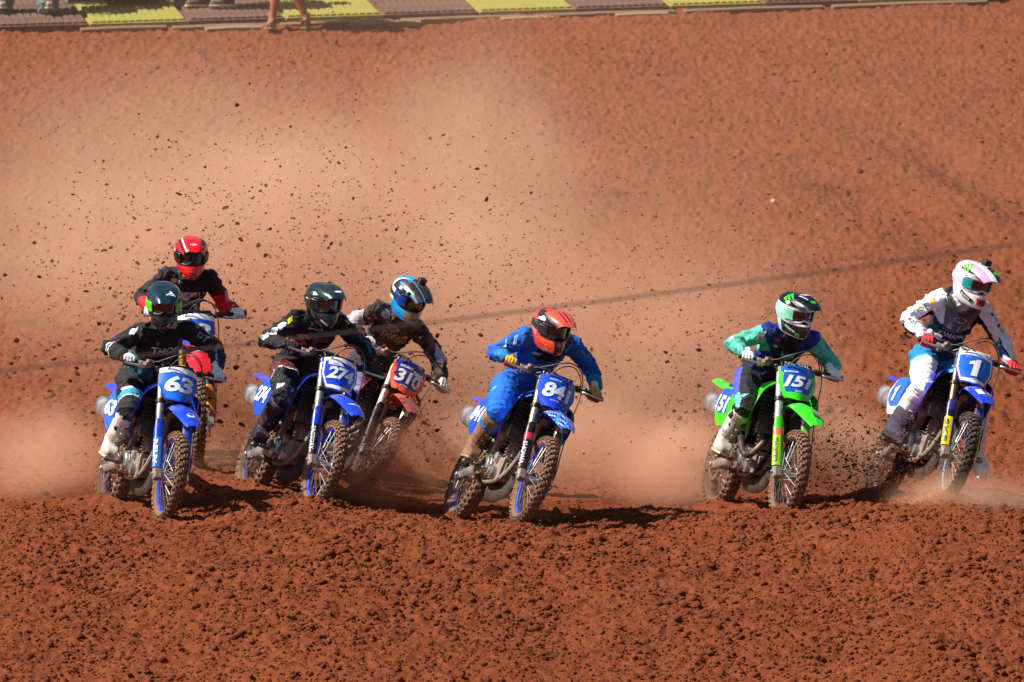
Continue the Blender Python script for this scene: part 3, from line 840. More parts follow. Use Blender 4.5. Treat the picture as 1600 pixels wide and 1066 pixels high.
    w.build('swingarm', S.get('swing_mat', M_ALU), rt, 40, .004)
    w = MB(shift)
    def strip(yc, r1, r2, c1, c2, th_, wd):
        P = []
        for k_ in range(13):
            a = math.pi / 2 + math.pi * k_ / 12; P.append((c1[0] + r1 * math.cos(a), c1[1] + r1 * math.sin(a)))
        for k_ in range(9):
            a = -math.pi / 2 + math.pi * k_ / 8; P.append((c2[0] + r2 * math.cos(a), c2[1] + r2 * math.sin(a)))
        rs = []
        for i, (a_, b_) in enumerate(P): rs.append([Vector((a_, yc - wd, b_ - th_)), Vector((a_, yc + wd, b_ - th_)), Vector((a_, yc + wd, b_ + th_)), Vector((a_, yc - wd, b_ + th_))])
        w.rings(rs, 0, False, True)
    strip(.085, .105, .035, (0, .34), (.55, .40), .004, .007)
    w.build('drive_chain', M_SATIN, rt, 40)
    w = MB(shift); w.lathe([(.07, .083), (.102, .083), (.102, .087), (.07, .087)], (0, 0, .34), (0, 1, 0), 40, closed=True)
    for i in range(6):
        a = math.pi * 2 * i / 6; w.tube([(.02 * math.cos(a), .085, .34 + .02 * math.sin(a)), (.08 * math.cos(a), .085, .34 + .08 * math.sin(a))], .006, 4)
    w.build('sprocket', M_SATIN, rt, 40)
    w = MB(shift); w.box((.06, -.095, .43), (.09, .04, .05)); w.build('rear_brake_caliper', M_SATIN, rt, 40, .006)
    w = MB(SX); w.box((1.405, .095, .42), (.06, .045, .10), Matrix.Rotation(-CAST, 3, 'Y')); w.build('front_brake_caliper', M_SATIN, rt, 40, .006)
    dg_ = MB(SX)
    dg_.prism([(.15 * math.cos(a), .15 * math.sin(a)) for a in [R(q) for q in range(130, 262, 12)]] + [(.05 * math.cos(a), .05 * math.sin(a)) for a in [R(q) for q in range(250, 130, -30)]], FA + Vector((0, .112, 0)), (1, 0, 0), (0, 0, 1), .006)
    dg_.build('disc_guard', plastic('guard_disc', S.get('discguard', '#101114'), .3), rt, 40)
    sk = MB(shift)
    for i in range(9):
        pass
    hel = [(.44 + .05 * math.cos(a) + .16 * i_ / 60, .05 * math.sin(a), .50 + .26 * i_ / 60) for i_, a in [(q, q * .9) for q in range(61)]]
    sk.tube(hel, .007, 6); sk.tube([(.43, 0, .45), (.62, 0, .80)], .026, 10); sk.build('rear_shock', mk('spring_paint', srgb(S.get('spring', '#26262a')), .4, 0, .3), rt, 60)
    for s in (-1, 1):
        w = MB(shift)
        w.box((.52, s * .215, .395), (.055, .10, .016)); w.tube([(.54, s * .10, .40), (.52, s * .17, .392)], .014, 8)
        for i in range(4): w.box((.497 + .0 * i, s * (.18 + .024 * i), .409), (.006, .008, .014)); w.box((.543, s * (.18 + .024 * i), .409), (.006, .008, .014))
        w.build('footpeg', M_ALUC, rt, 40, .002)
    w = MB(shift); w.tube([(.52, -.135, .36), (.62, -.15, .335), (.74, -.165, .345), (.80, -.175, .36)], [.011, .010, .009, .009], 8, sub=3); w.box((.81, -.18, .368), (.05, .035, .012)); w.build('brake_pedal', M_ALU, rt, 40)
    w = MB(shift); w.tube([(.60, .135, .37), (.70, .15, .38), (.76, .16, .41)], .008, 8, sub=3); w.tube([(.76, .15, .41), (.76, .19, .41)], .011, 8); w.build('gear_lever', M_ALU, rt, 40)
    return rt
# ---------------------------------------------------------------- people
def ik(a, b, l1, l2, pole):
    a = Vector(a); b = Vector(b); d = b - a; L = min(d.length, (l1 + l2) * .995); b = a + d.normalized() * L
    d = d.normalized(); x = (l1 * l1 - l2 * l2 + L * L) / (2 * L); h = math.sqrt(max(l1 * l1 - x * x, 0))
    q = Vector(pole) - a; q = (q - d * q.dot(d)).normalized()
    return a + d * x + q * h, b
class Limbs:
    """nearest limb of each point: id, t along it, offset from its axis"""
    def __init__(self, segs): self.s = [(np.array(a, float), np.array(b, float)) for a, b in segs]
    def __call__(self, p):
        best = np.full(len(p), 9.0); ids = np.zeros(len(p), int); tt = np.zeros(len(p)); off = np.zeros_like(p)
        for k, (a, b) in enumerate(self.s):
            d = b - a; t = np.clip(((p - a) @ d) / (d @ d), 0, 1); q = p - (a + t[:, None] * d); r = np.linalg.norm(q, axis=1)
            m = r < best
            best[m] = r[m]; ids[m] = k; tt[m] = t[m]; off[m] = q[m]
        return ids, tt, off
def wrinkle(me, amp=.005, seed=0, f=13.0):
    p = get_co(me); n = get_no(me)
    w = vnoise(p * 5 + seed, seed)[:, None] * .9
    a = vnoise(p * np.array([f, f * .8, f * 1.5]) + w + seed, seed + 1)
    b = vnoise(p * f * 2.1 + w * 2, seed + 2)
    c = vnoise(p * np.array([f * 2.3, f * 1.7, f * 3.1]) + w * 3 - seed, seed + 3)
    d = amp * ((1 - np.abs(a)) ** 3 * 1.7 - .5) + amp * .35 * b + amp * .75 * ((1 - np.abs(c)) ** 4 - .3)
    set_co(me, p + n * d[:, None])
def ring(c, l, f, a, b, n=16): return [Vector(c) + l * (a * math.cos(2 * math.pi * i / n)) + f * (b * math.sin(2 * math.pi * i / n)) for i in range(n)]
def capsule(mb, pts, rs, n=14):
    mb.tube(pts, rs, n)
    for p, r in zip(pts, rs): mb.ball(p, r * .995, 12)
def set_regions(me, mats, ids):
    for m in mats: me.materials.append(m)
    me.polygons.foreach_set('material_index', np.asarray(ids, np.int32)); me.update()

HZ = np.array([-.168, -.158, -.136, -.105, -.067, -.045, -.02, .02, .05, .07, .10, .12, .134, .142])
HF = np.array([.135, .185, .208, .215, .200, .176, .152, .148, .146, .140, .118, .090, .052, .006])
HB = np.array([.085, .105, .120, .130, .142, .148, .154, .158, .157, .153, .136, .108, .064, .008])
HS = np.array([.058, .074, .088, .102, .115, .123, .128, .131, .130, .126, .110, .086, .051, .007])
def helmet_pt(z, a, k=1.0):
    n = 1.85 if z < -.05 else 2.15
    c, s = math.cos(a), math.sin(a); r = 1 / (abs(c) ** n + abs(s) ** n) ** (1 / n)
    f = float(np.interp(z, HZ, HF)); b = float(np.interp(z, HZ, HB)); w = float(np.interp(z, HZ, HS))
    return Vector(((f if c > 0 else b) * c * r * k, w * s * r * k, z))
def make_helmet(rt, M3, c, H):
    c = Vector(c); SC = 1.0
    X = lambda p: c + M3 @ (Vector(p) * SC)
    mb = MB(X)
    zs = list(np.interp(np.linspace(0, 1, 46), np.linspace(0, 1, len(HZ)), HZ)); na = 88
    V = []
    for z in zs:
        for j in range(na):
            a = 2 * math.pi * j / na
            p = helmet_pt(z, a)
            # brow and cheek relief
            az = abs(((a + math.pi) % (2 * math.pi)) - math.pi)
            if az < 1.3 and -.11 < z < -.06: p *= 1 - .03 * math.cos(az * 3)
            if .055 < z < .085 and az < 1.5: p *= 1.02
            if -.02 < z < .05 and az > 1.9: p *= 1 - .015 * (1 - abs(z - .015) / .035)
            V.append(p)
    F = []; fm = []
    for i in range(len(zs) - 1):
        for j in range(na):
            a = 2 * math.pi * (j + .5) / na; az = abs(((a + math.pi) % (2 * math.pi)) - math.pi); z = (zs[i] + zs[i + 1]) / 2
            lim = 1.17 - .25 * max(0, (-z - .0) / .05)
            if az < lim and -.046 < z < .056: continue
            F.append((i * na + j, i * na + (j + 1) % na, (i + 1) * na + (j + 1) % na, (i + 1) * na + j))
            fm.append(H['fun'](helmet_pt(z, a), (a + math.pi) % (2 * math.pi) - math.pi, z))
    F.append(tuple((len(zs) - 1) * na + j for j in range(na))); fm.append(fm[-1])
    mb.add(V, F); mb.m = fm
    mats = [mk('helmet_shell', srgb(h), .22, 0, H.get('dirt', .15), 0, coat=.5) for h in H['cols']]
    hel = mb.build('helmet', mats, rt, 50)
    so_ = hel.modifiers.new('shell', 'SOLIDIFY'); so_.thickness = .014; so_.offset = -1
    # mouth vent
    v = MB(X)
    for k in range(3):
        P = [helmet_pt(-.088 - .014 * k, a, 1.006) for a in np.linspace(-.30 + .03 * k, .30 - .03 * k, 9)]
        v.tube(P, .0045, 6)
    v.build('mouth_vent', mk('vent_plastic', srgb(H.get('vent', '#15161a')), .5, 0, .2), hel, 60)
    # goggles: frame band, lens, outriggers, strap
    g = MB(X); P = []
    loop = [(-.040, a) for a in np.linspace(-.95, .95, 17)] + [(z, 1.10) for z in np.linspace(-.025, .040, 5)] + [(.050, a) for a in np.linspace(1.02, -1.02, 17)] + [(z, -1.10) for z in np.linspace(.040, -.025, 5)]
    rs = []
    for z, a in loop:
        zz = z + (.018 * math.exp(-(a / .22) ** 2) if z < 0 else 0)
        p = helmet_pt(zz, a, .985); rs.append(p)
    n = len(rs); R2 = []
    for i in range(n):
        d = (rs[(i + 1) % n] - rs[i - 1]).normalized(); u_, v_ = frame_of(d, Vector((1, 0, .01)))
        R2.append([rs[i] + (u_ * math.cos(q) + v_ * math.sin(q)) * .0085 for q in np.linspace(0, 2 * math.pi, 7)[:-1]])
    # keep ring vertices in step around the loop
    for i in range(1, n):
        best = min(range(6), key=lambda k: sum((R2[i][(j + k) % 6] - R2[i - 1][j]).length for j in range(6)))
        R2[i] = [R2[i][(j + best) % 6] for j in range(6)]
    g.rings(R2, 0, False, True)
    gg = g.build('goggles', mk('goggle_frame', srgb(H.get('gframe', '#101014')), .45, 0, .1), hel, 60)
    l = MB(X)
    l.sheet([[helmet_pt(z + (.016 * math.exp(-(a / .2) ** 2) * (1 - i / 8)), a, .965 + .01 * math.sin(math.pi * i / 8)) for a in np.linspace(-1.10, 1.10, 23)] for i, z in enumerate(np.linspace(-.040, .050, 9))], .002)
    lm = mk('goggle_lens', srgb(H.get('lens', '#33201a')), .07, .15, .06, 0, coat=1.0)
    l.build('lens', lm, gg, 180)
    for s in (-1, 1):
        o_ = MB(X)
        o_.sheet([[helmet_pt(z, s * a, 1.02) for a in (np.linspace(.66, 1.18, 6) if s > 0 else np.linspace(1.18, .66, 6))] for z in np.linspace(-.030, .042, 6)], .012)
        o_.build('goggle_outrigger', plastic('outrigger', H.get('outr', '#15161a'), .1), hel, 40, .003)
    st = MB(X)
    for s in (-1, 1):
        st.sheet([[helmet_pt(z, s * a, 1.012) for a in (np.linspace(1.17, 3.13, 20) if s > 0 else np.linspace(3.13, 1.17, 20))] for z in (-.012, .005, .022)], .004)
    st.build('goggle_strap', cloth('strap', H.get('strap', '#1a1b20'), .1), hel, 60)
    # peak
    p = MB(X); C = []
    PKv = [(-.01, .140, .112, .030), (.075, .150, .118, .026), (.155, .146, .112, .026), (.235, .130, .100, .024), (.290, .106, .082, .020)]
    for x, z, w, d in PKv:
        row = []
        for u in (-1, -.8, -.45, 0, .45, .8, 1):
            rid = .008 * math.exp(-((abs(u) - .5) / .2) ** 2)
            row.append(Vector((x - .05 * abs(u) ** 2.2 * (.3 + x * 2.2), u * w, z - d * abs(u) ** 1.7 - (.018 if abs(u) > .9 else 0) + rid)))
        C.append(row)
    pf = H.get('peak_fun')
    p.sheet(cr_grid(C, 22, 25), .005, 0, pf)
    pk = p.build('peak', [mk('helmet_shell', srgb(h), .25, 0, H.get('pdirt', H.get('dirt', .15)), 0, coat=.4) for h in H.get('peak_cols', H['cols'])], hel, 60)
    bolts = MB(X)
    for s in (-1, 1): bolts.ball(helmet_pt(.085, s * 1.45, 1.01), .009, 8)
    bolts.build('peak_bolt', M_SATIN, hel, 60)
    bv = bvh_of([hel, pk])
    def prt(kind, *a):
        ang, z, w, h, *rest = a
        if kind == 'peak':
            o = X((ang, z, .15)); ex = M3 @ Vector((0, 1, 0)); ey = M3 @ Vector((-1, 0, .2))
        else:
            o = X(helmet_pt(z, ang, 1.0)); e = .02
            ex = (X(helmet_pt(z, ang + e)) - X(helmet_pt(z, ang - e))).normalized(); ey = (X(helmet_pt(z + .008, ang)) - X(helmet_pt(z - .008, ang))).normalized(); ey = (ey - ex * ey.dot(ex)).normalized()
        what, colr = rest[0], rest[1]
        rot = rest[2] if len(rest) > 2 else 0
        ex, ey = ex * math.cos(rot) + ey * math.sin(rot), ey * math.cos(rot) - ex * math.sin(rot)
        nz = ex.cross(ey).normalized()
        if what == 'claw': claw(bv, o, ex, ey, h, ink(colr, .03), hel)
        elif what == 'oval': patch(oval(w, h), bv, o, ex, ey, ink(colr, .05), hel, 'sticker', .002, -nz)
        elif what == 'rect': patch(rect(w, h, rest[3] if len(rest) > 3 else 0), bv, o, ex, ey, ink(colr, .05), hel, 'sticker', .002, -nz)
        else: lettering(what, bv, o, ex, ey, w, h, ink(colr, .05), hel, .1, .02, dirn=-nz, off=.004)
    for q in H.get('prints', []): prt(*q)
    if H.get('camera'):
        k = MB(X); k.box((.055, .035, .168), (.05, .062, .048)); cm_ = k.build('helmet_camera', M_BLACK, hel, 40, .006)
        k = MB(X); k.tube([(.08, .035, .170), (.087, .035, .170)], .013, 14); k.box((.04, .035, .14), (.05, .03, .02)); k.build('camera_mount', M_RUBBER, hel, 40)
    return hel

def make_glove(rt, g, bdir, wrist, s, cols):
    """hand closed round the bar at g; bdir runs along the bar to the outside"""
    g = Vector(g); b = Vector(bdir).normalized(); back = (Vector(wrist) - g); back = (back - b * back.dot(b)).normalized()
    u = back.cross(b) * (1 if s > 0 else -1)
    if u.z < 0: u = -u
    f = -back
    mb = MB()
    L = (.80, .98, 1.0, .90)
    for k in range(4):
        o = g + b * (.034 - .0225 * k) * 1.0
        q = L[3 - k] if s < 0 else L[3 - k]
        capsule(mb, [o + back * .022 + u * .030, o + f * .012 + u * .033 * q, o + f * .034 * q + u * .006, o + f * .026 * q - u * .022, o + f * .002 - u * .030], [.0120, .0115, .0108, .0102, .0092], 8)
    w = g + back * .075 + u * .014
    capsule(mb, [g + b * .030 + back * .024 + u * .026, w + b * .016], [.016, .020], 10)
    capsule(mb, [g - b * .030 + back * .024 + u * .026, w - b * .014], [.016, .020], 10)
    capsule(mb, [g + back * .024 + u * .026, w], [.017, .024], 10)
    # thumb leaves the inner side of the palm and closes under the bar
    capsule(mb, [w - b * .018 + f * .02, g - b * .052 + back * .018 + u * .006, g - b * .056 + f * .008 - u * .016, g - b * .046 + f * .024 - u * .018], [.016, .0145, .0122, .0105], 8)
    capsule(mb, [w, w + back * .035], [.027, .031], 12)
    me = remeshed(mb, .0048, 3, .4)
    fc = face_centers(me); rel = fc - np.array(g)
    cuff = rel @ np.array(back) > .070
    knuck = (rel @ np.array(u) > .018)
    ids = np.where(cuff, 2, np.where(knuck, 1, 0))
    set_regions(me, [cloth('glove_cloth', c_, .12) for c_ in cols], ids)
    return link_mesh('glove', me, rt, 180)

def make_boot(rt, ankle, knee, toe, side, cols, s, dirt):
    """ankle, knee: joints; toe: direction the foot points; side: outward"""
    ankle = Vector(ankle); knee = Vector(knee); sh = (knee - ankle).normalized(); toe = Vector(toe).normalized()
    up = (sh - toe * sh.dot(toe)).normalized(); sd = toe.cross(up).normalized()
    top = ankle + (knee - ankle) * .86
    mb = MB()
    ba = -sh.cross(sd).normalized()
    if ba.dot(toe) > 0: ba = -ba
    def rg(c, a, b, l=sd, f=None): return ring(c, l, f or -ba, a, b, 16)
    mb.rings([rg(ankle - sh * .02, .050, .062), rg(ankle + sh * .03, .054, .066), rg(ankle + sh * .12 + ba * .004, .064, .074), rg(ankle + sh * .24 + ba * .012, .074, .084), rg(top, .078, .088)])
    mb.rings([rg(top - sh * .05, .081, .091), rg(top + sh * .012, .084, .094), rg(top + sh * .016, .070, .08)])
    # shin plate
    mb.rings([rg(ankle + sh * .06 - ba * .035, .034, .034), rg(ankle + sh * .2 - ba * .04, .044, .042), rg(top + sh * .005 - ba * .04, .046, .042)])
    heel = ankle - toe * .055 - up * .085
    def fr(x, w, h0, h1): return [ankle + toe * x + sd * (w * cx) + up * (-.088 + (h0 if cz < 0 else h1) * (1 if cz > 0 else 0) + (h0 if cz < 0 else 0)) for cx, cz in ((-1, -1), (1, -1), (1, .01), (.72, 1), (-.72, 1), (-1, .01))]
    mb.rings([fr(-.085, .034, .0, .075), fr(-.06, .046, .0, .11), fr(0, .047, .0, .13), fr(.06, .046, .0, .115), fr(.12, .049, .0, .085), fr(.18, .050, .0, .066), fr(.215, .044, .0, .052), fr(.232, .030, .004, .036)])
    mb.ball(ankle + sd * .0, (.052, .052, .052), 12)
    for k in (.03, .09, .15): mb.rings([rg(ankle + sh * k, .064, .075), rg(ankle + sh * (k + .022), .066, .077)])
    me = remeshed(mb, .0085, 3, .45)
    fc = face_centers(me); rel = fc - np.array(ankle)
    hgt = rel @ np.array(up); ah = rel @ np.array(sh); fr_ = rel @ np.array(-ba); sdv = rel @ np.array(sd)
    ids = np.where((hgt < -.066), 1, np.where((ah > .08) & (fr_ > .055), 2, 0))
    ids = np.where((np.abs(ah - .13) < .012) & (fr_ < .05), 2, ids)
    set_regions(me, [mk('boot_leather', srgb(c_), .55, 0, dirt, .2, 70, dscale=9.0) for c_ in cols], ids)
    b = link_mesh('boot', me, rt, 180)
    m = MB()
    for k in range(4):
        c = ankle + sh * (.02 + .075 * k) ; r1 = .068 + .005 * k; r2 = .078 + .005 * k
        o = side * 1.0
        P = [c + sd * (o * r1 * math.cos(q)) + (-ba) * (r2 * math.sin(q)) for q in np.linspace(-.35, 1.5, 7)]
        m.tube(P, .0085, 6, flat=.5)
        m.box(P[1] + sd * o * .004, (.018, .018, .022))
    m.build('buckle', mk('buckle_plastic', srgb(cols[2]), .4, 0, dirt * .8), b, 40, .002)
    s_ = MB()
    s_.rings([[ankle + toe * x + sd * (w * cx) + up * z for cx, z in ((-1, -.088), (1, -.088), (1, -.108), (-1, -.108))] for x, w in ((-.09, .032), (-.06, .050), (.03, .046), (.12, .052), (.19, .052), (.228, .036))])
    s_.build('boot_sole', mk('sole_rubber', srgb(cols[1]), .7, 0, dirt), b, 40, .003)
    return b

def make_rider(pose, machine, G, S):
    st = R(pose[6]); SX0 = steer_xf(st); SX = lambda p: SX0(Vector(p) - AX * .085)
    W3 = machine.matrix_world.to_3x3()
    head = Vector(G['head']); shR = Vector(G['shR']); shL = Vector(G['shL'])
    grR, grL = SX(Vector((.965, -.345, 1.217))), SX(Vector((.965, .345, 1.217)))
    bR = (SX(Vector((.955, -.405, 1.22))) - SX(Vector((.985, -.27, 1.215)))).normalized(); bL = (SX(Vector((.955, .405, 1.22))) - SX(Vector((.985, .27, 1.215)))).normalized()
    mid = (shR + shL) / 2; l = (shL - shR).normalized()
    w_ = .170
    shR = mid - l * w_; shL = mid + l * w_
    hip = Vector(G.get('hip', (-.30, head.y * .35, 1.045)))
    lh = Vector((0, 1, 0)); lh = (lh + l * .25).normalized()
    def arm(sh, g, b, pole):
        e0, _ = ik(sh, g + Vector((-.05, 0, .02)), .275, .275, pole)
        wr = g + (e0 - g).normalized() * .083 + Vector((0, 0, .012))
        e, wr2 = ik(sh, wr, .275, .245, pole)
        if (wr2 - wr).length > .002:           # arm too short: let the shoulder follow
            sh = sh + (wr - wr2); e, wr2 = ik(sh, wr, .275, .245, pole)
        return sh, e, wr
    shR, elR, wrR = arm(shR, grR, bR, G['elR']); shL, elL, wrL = arm(shL, grL, bL, G['elL'])
    l = (shL - shR).normalized(); mid = (shR + shL) / 2
    u = (mid + Vector((.02, 0, .05)) - hip).normalized(); f = l.cross(u).normalized(); u2 = f.cross(l)
    legs = []
    for s in (-1, 1):
        hj = hip + lh * (s * .095) + Vector((.02, 0, -.02))
        an = Vector((.52 - OX - .055, s * .212, .53))
        kp = Vector(G['knR'] if s < 0 else G.get('knL', (G['knR'][0] + .02, .235, G['knR'][2] + .02)))
        if s > 0 and 'anL' in G: an = Vector(G['anL'])
        kn, _ = ik(hj, an, .425, .43, kp + Vector((.25, s * .02, 0)))
        legs.append((hj, kn, an))
    bk = f
    neck = mid + u * .075 + f * .015
    chest = mid - u * .10 + f * .0; waist = hip.lerp(mid, .42) - f * .015
    def torso(k, inflate=0.0):
        k.rings([ring(hip - u * .10, lh, f, .12 + inflate, .085 + inflate), ring(hip - u * .03, lh, f, .168 + inflate, .118 + inflate), ring(hip + u * .06, lh, f, .160 + inflate, .112 + inflate), ring(waist, (l + lh).normalized(), f, .148 + inflate, .104 + inflate), ring(chest, l, f, .176 + inflate, .122 + inflate), ring(mid - u * .02, l, f, .165 + inflate, .105 + inflate), ring(mid + u * .045, l, f, .105 + inflate, .08 + inflate * .6), ring(neck + u * .02, l, f, .066, .062)])
    person = None
    # body: one continuous figure under the kit
    b = MB()
    torso(b, -.018)
    for sh, el, wr, g in ((shR, elR, wrR, grR), (shL, elL, wrL, grL)):
        capsule(b, [mid + (sh - mid) * .55, sh, sh.lerp(el, .5), el, el.lerp(wr, .4), wr, wr + (g - wr) * .55], [.055, .058, .046, .039, .038, .026, .026])
    for hj, kn, an in legs:
        capsule(b, [hj, hj.lerp(kn, .5), kn, kn.lerp(an, .35), an], [.088, .074, .054, .050, .034])
        capsule(b, [an + Vector((-.03, 0, -.05)), an + Vector((.15, 0, -.06))], [.03, .024])
    yaw, pit, rol = [R(q) for q in G['look']]
    hf = Vector((math.sin(yaw) * math.cos(pit), -math.cos(yaw) * math.cos(pit), -math.sin(pit)))
    hl = Vector((0, 0, 1)).cross(hf).normalized(); hu = hf.cross(hl)
    hl, hu = hl * math.cos(rol) - hu * math.sin(rol), hu * math.cos(rol) + hl * math.sin(rol)
    M3 = W3.inverted() @ Matrix((hf, hl, hu)).transposed()
    HX = lambda q: head + M3 @ Vector(q)
    capsule(b, [mid + u * .02, neck, head - M3 @ Vector((.03, 0, .06))], [.07, .056, .056])
    hm = MB(HX); hm.ball((-.005, 0, .02), (.098, .076, .108), 18); hm.ball((.045, 0, -.045), (.05, .052, .06), 14); hm.ball((.100, 0, -.012), (.018, .014, .024), 10)
    for s in (-1, 1): hm.ball((-.005, s * .078, .0), (.02, .01, .03), 8)
    b.add(hm.v, hm.f)
    me = remeshed(b, .014, 3)
    set_regions(me, [mk('skin', srgb('#b98566'), .55)], np.zeros(len(me.polygons)))
    rider = link_mesh('person', me, None, 180)
    rider.matrix_world = machine.matrix_world
    tag(rider, S['label'], 'person', 'riders on the motocross machines')
    eyes = MB(HX)
    for s in (-1, 1): eyes.ball((.088, s * .032, .012), (.010, .014, .009), 8)
    eyes.build('eye', mk('eye', (.05, .035, .03), .2), rider, 60)
    # jersey
    j = MB(); torso(j, -.002)
    for sh, el, wr in ((shR, elR, wrR), (shL, elL, wrL)):
        wr1 = el.lerp(wr, .97)
        capsule(j, [mid + (sh - mid) * .5 - u * .01, sh, sh.lerp(el, .5), el, el.lerp(wr, .35), wr1], [.078, .076, .064, .059, .057, .042])
    jm = remeshed(j, .0090, 5)
    wrinkle(jm, .0115, S['seed'])
    LB = Limbs([(hip, mid), (shR, elR), (elR, wrR), (shL, elL), (elL, wrL)])
    fc = face_centers(jm); ids, t, off = LB(fc)
    rel = fc - np.array(mid)
    info = dict(id=ids, t=t, off=off, l=rel @ np.array(l), u=rel @ np.array(u2), f=rel @ np.array(f), z=fc[:, 2], n=vnoise(fc * 9, S['seed']))
    set_regions(jm, [cloth('jersey_cloth', c_, S.get('jdirt', .12)) for c_ in S['jersey']], S['jersey_fun'](info))
    jer = link_mesh('jersey', jm, rider, 180)
    bv = bvh_of(jer)
    for q in S.get('chest', []):
        if q[0] == 'text': lettering(q[1], bv, mid + l * q[2] + u2 * q[3], l * math.cos(q[7]) + u2 * math.sin(q[7]) if len(q) > 7 else l, u2, q[4], q[5], ink(q[6], .1), jer, .12, .02, dirn=-f, off=.004)
        elif q[0] == 'patch': patch(q[1], bv, mid + l * q[2] + u2 * q[3], l, u2, ink(q[4], .12), jer, 'print', .003, -f)
    for q in S.get('sleeve', []):          # (arm, t, poly, colour, around, text)
        sh, el, wr = (shR, elR, wrR) if q[0] < 0 else (shL, elL, wrL)
        a_, b_, t_ = (sh, el, q[1]) if q[1] < 1 else (el, wr, q[1] - 1)
        ax_ = (b_ - a_).normalized(); o = a_.lerp(b_, t_)
        view = W3.inverted() @ Vector((-.35 if q[0] < 0 else .25, -1, .45))
        nrm = (view - ax_ * view.dot(ax_)).normalized(); cr = ax_.cross(nrm).normalized()
        nrm = nrm * math.cos(q[4]) + cr * math.sin(q[4]); ey = nrm.cross(ax_).normalized()
        if q[0] < 0: ax_, ey = -ax_, -ey
        if isinstance(q[2], str): lettering(q[2], bv, o, ax_, ey, q[5], q[6], ink(q[3], .1), jer, .1, .02, dirn=-nrm, off=.004, name='lettering')
        else: patch(q[2], bv, o, ax_, ey, ink(q[3], .1), jer, 'print', .003, -nrm)
    # trousers
    k = MB()
    k.rings([ring(hip - u * .12, lh, f, .12, .09), ring(hip - u * .05, lh, f, .178, .128), ring(hip + u * .03, lh, f, .172, .124), ring(hip + u * .085, (l + lh).normalized(), f, .158, .112)])
    for hj, kn, an in legs:
        capsule(k, [hj, hj.lerp(kn, .35), hj.lerp(kn, .7), kn, kn.lerp(an, .25), kn.lerp(an, .42)], [.114, .106, .092, .084, .077, .066])
        k.ball(kn + (kn - (hj + an) / 2).normalized() * .012, .086, 12)
    tm = remeshed(k, .0090, 5)
    wrinkle(tm, .0105, S['seed'] + 40, 11)
    (hR, kR, aR), (hL, kL, aL) = legs
    LB = Limbs([(hip, mid), (hR, kR), (kR, aR), (hL, kL), (kL, aL)])
    fc = face_centers(tm); ids, t, off = LB(fc)
    rel = fc - np.array(hip)
    info = dict(id=ids, t=t, off=off, l=fc[:, 1], u=rel @ np.array(u2), f=rel @ np.array(f), x=fc[:, 0], z=fc[:, 2], n=vnoise(fc * 9, S['seed']))
    set_regions(tm, [cloth('trouser_cloth', c_, S.get('tdirt', .18)) for c_ in S['trousers']], S['trousers_fun'](info))
    tro = link_mesh('trousers', tm, rider, 180)
    bv = bvh_of(tro)
    for q in S.get('leg', []):             # (side, t from hip to knee, poly, colour, turn)
        hj, kn, an = legs[0] if q[0] < 0 else legs[1]
        a_, b_, t_ = (hj, kn, q[1]) if q[1] < 1 else (kn, an, q[1] - 1)
        ax_ = (a_ - b_).normalized(); o = a_.lerp(b_, t_); view = W3.inverted() @ Vector((-.1, -1, .25)); nrm = (view - ax_ * view.dot(ax_)).normalized()
        cr = ax_.cross(nrm).normalized(); nrm = nrm * math.cos(q[4]) + cr * math.sin(q[4]); ex = ax_.cross(nrm).normalized()
        if isinstance(q[2], str): lettering(q[2], bv, o, ex, ax_, q[5], q[6], ink(q[3], .1), tro, .1, .02, dirn=-nrm, off=.004)
        else: patch(q[2], bv, o, ex, ax_, ink(q[3], .12), tro, 'print', .003, -nrm)
    for s, (hj, kn, an) in zip((-1, 1), legs):
        tv = Vector(G.get('toe', (1, 0, -.10))); tv = Vector((tv.x, s * .13 + tv.y, tv.z))
        if s > 0 and 'toeL' in G: tv = Vector(G['toeL'])
        make_boot(rider, an, kn, tv, -1 if s < 0 else 1, S['boots'], s, S.get('bdirt', .5))
    make_glove(rider, grR, bR, wrR, -1, S['gloves']); make_glove(rider, grL, bL, wrL, 1, S.get('gloveL', S['gloves']))
    make_helmet(rider, M3, head, S['helmet'])
    if S.get('brace'):
        k = MB()
        N = 26; R2 = []
        for i in range(N):
            a = 2 * math.pi * i / N
            c_ = neck - u * (.012 + .04 * max(0, math.cos(a))) + f * (.125 * math.cos(a) + .012) + l * (.120 * math.sin(a))
            rd = (f * math.cos(a) + l * math.sin(a)).normalized()
            R2.append([c_ + rd * (.030 * math.cos(q)) + u * (.022 * math.sin(q)) for q in np.linspace(0, 2 * math.pi, 9)[:-1]])
        k.rings(R2, 0, False, True)
        br = k.build('neck_brace', plastic('brace', S['brace'][0], .2), rider, 60)
        if len(S['brace']) > 1:
            k = MB(); C = []
            for v in range(7):
                vv = v / 6; row = []
                for q in range(9):
                    uu = -1 + q / 4
                    row.append(mid + u * (.045 - .20 * vv) + l * (uu * (.145 - .055 * vv)) + f * (.150 - .045 * uu * uu - .02 * (vv - .4) ** 2))
                C.append(row)
            k.sheet(C, .012); cp = k.build('chest_guard', plastic('guard_shell', S['brace'][1], .2), rider, 60)
            bvc = bvh_of(cp)
            for q in S.get('brace_prints', []):
                if q[0] == 'text': lettering(q[1], bvc, mid + l * q[2] + u2 * q[3], l, u2, q[4], q[5], ink(q[6], .1), cp, .12, .02, dirn=-f, off=.003)
                else: patch(q[1], bvc, mid + l * q[2] + u2 * q[3], l, u2, ink(q[4], .1), cp, 'print', .002, -f)
    return rider
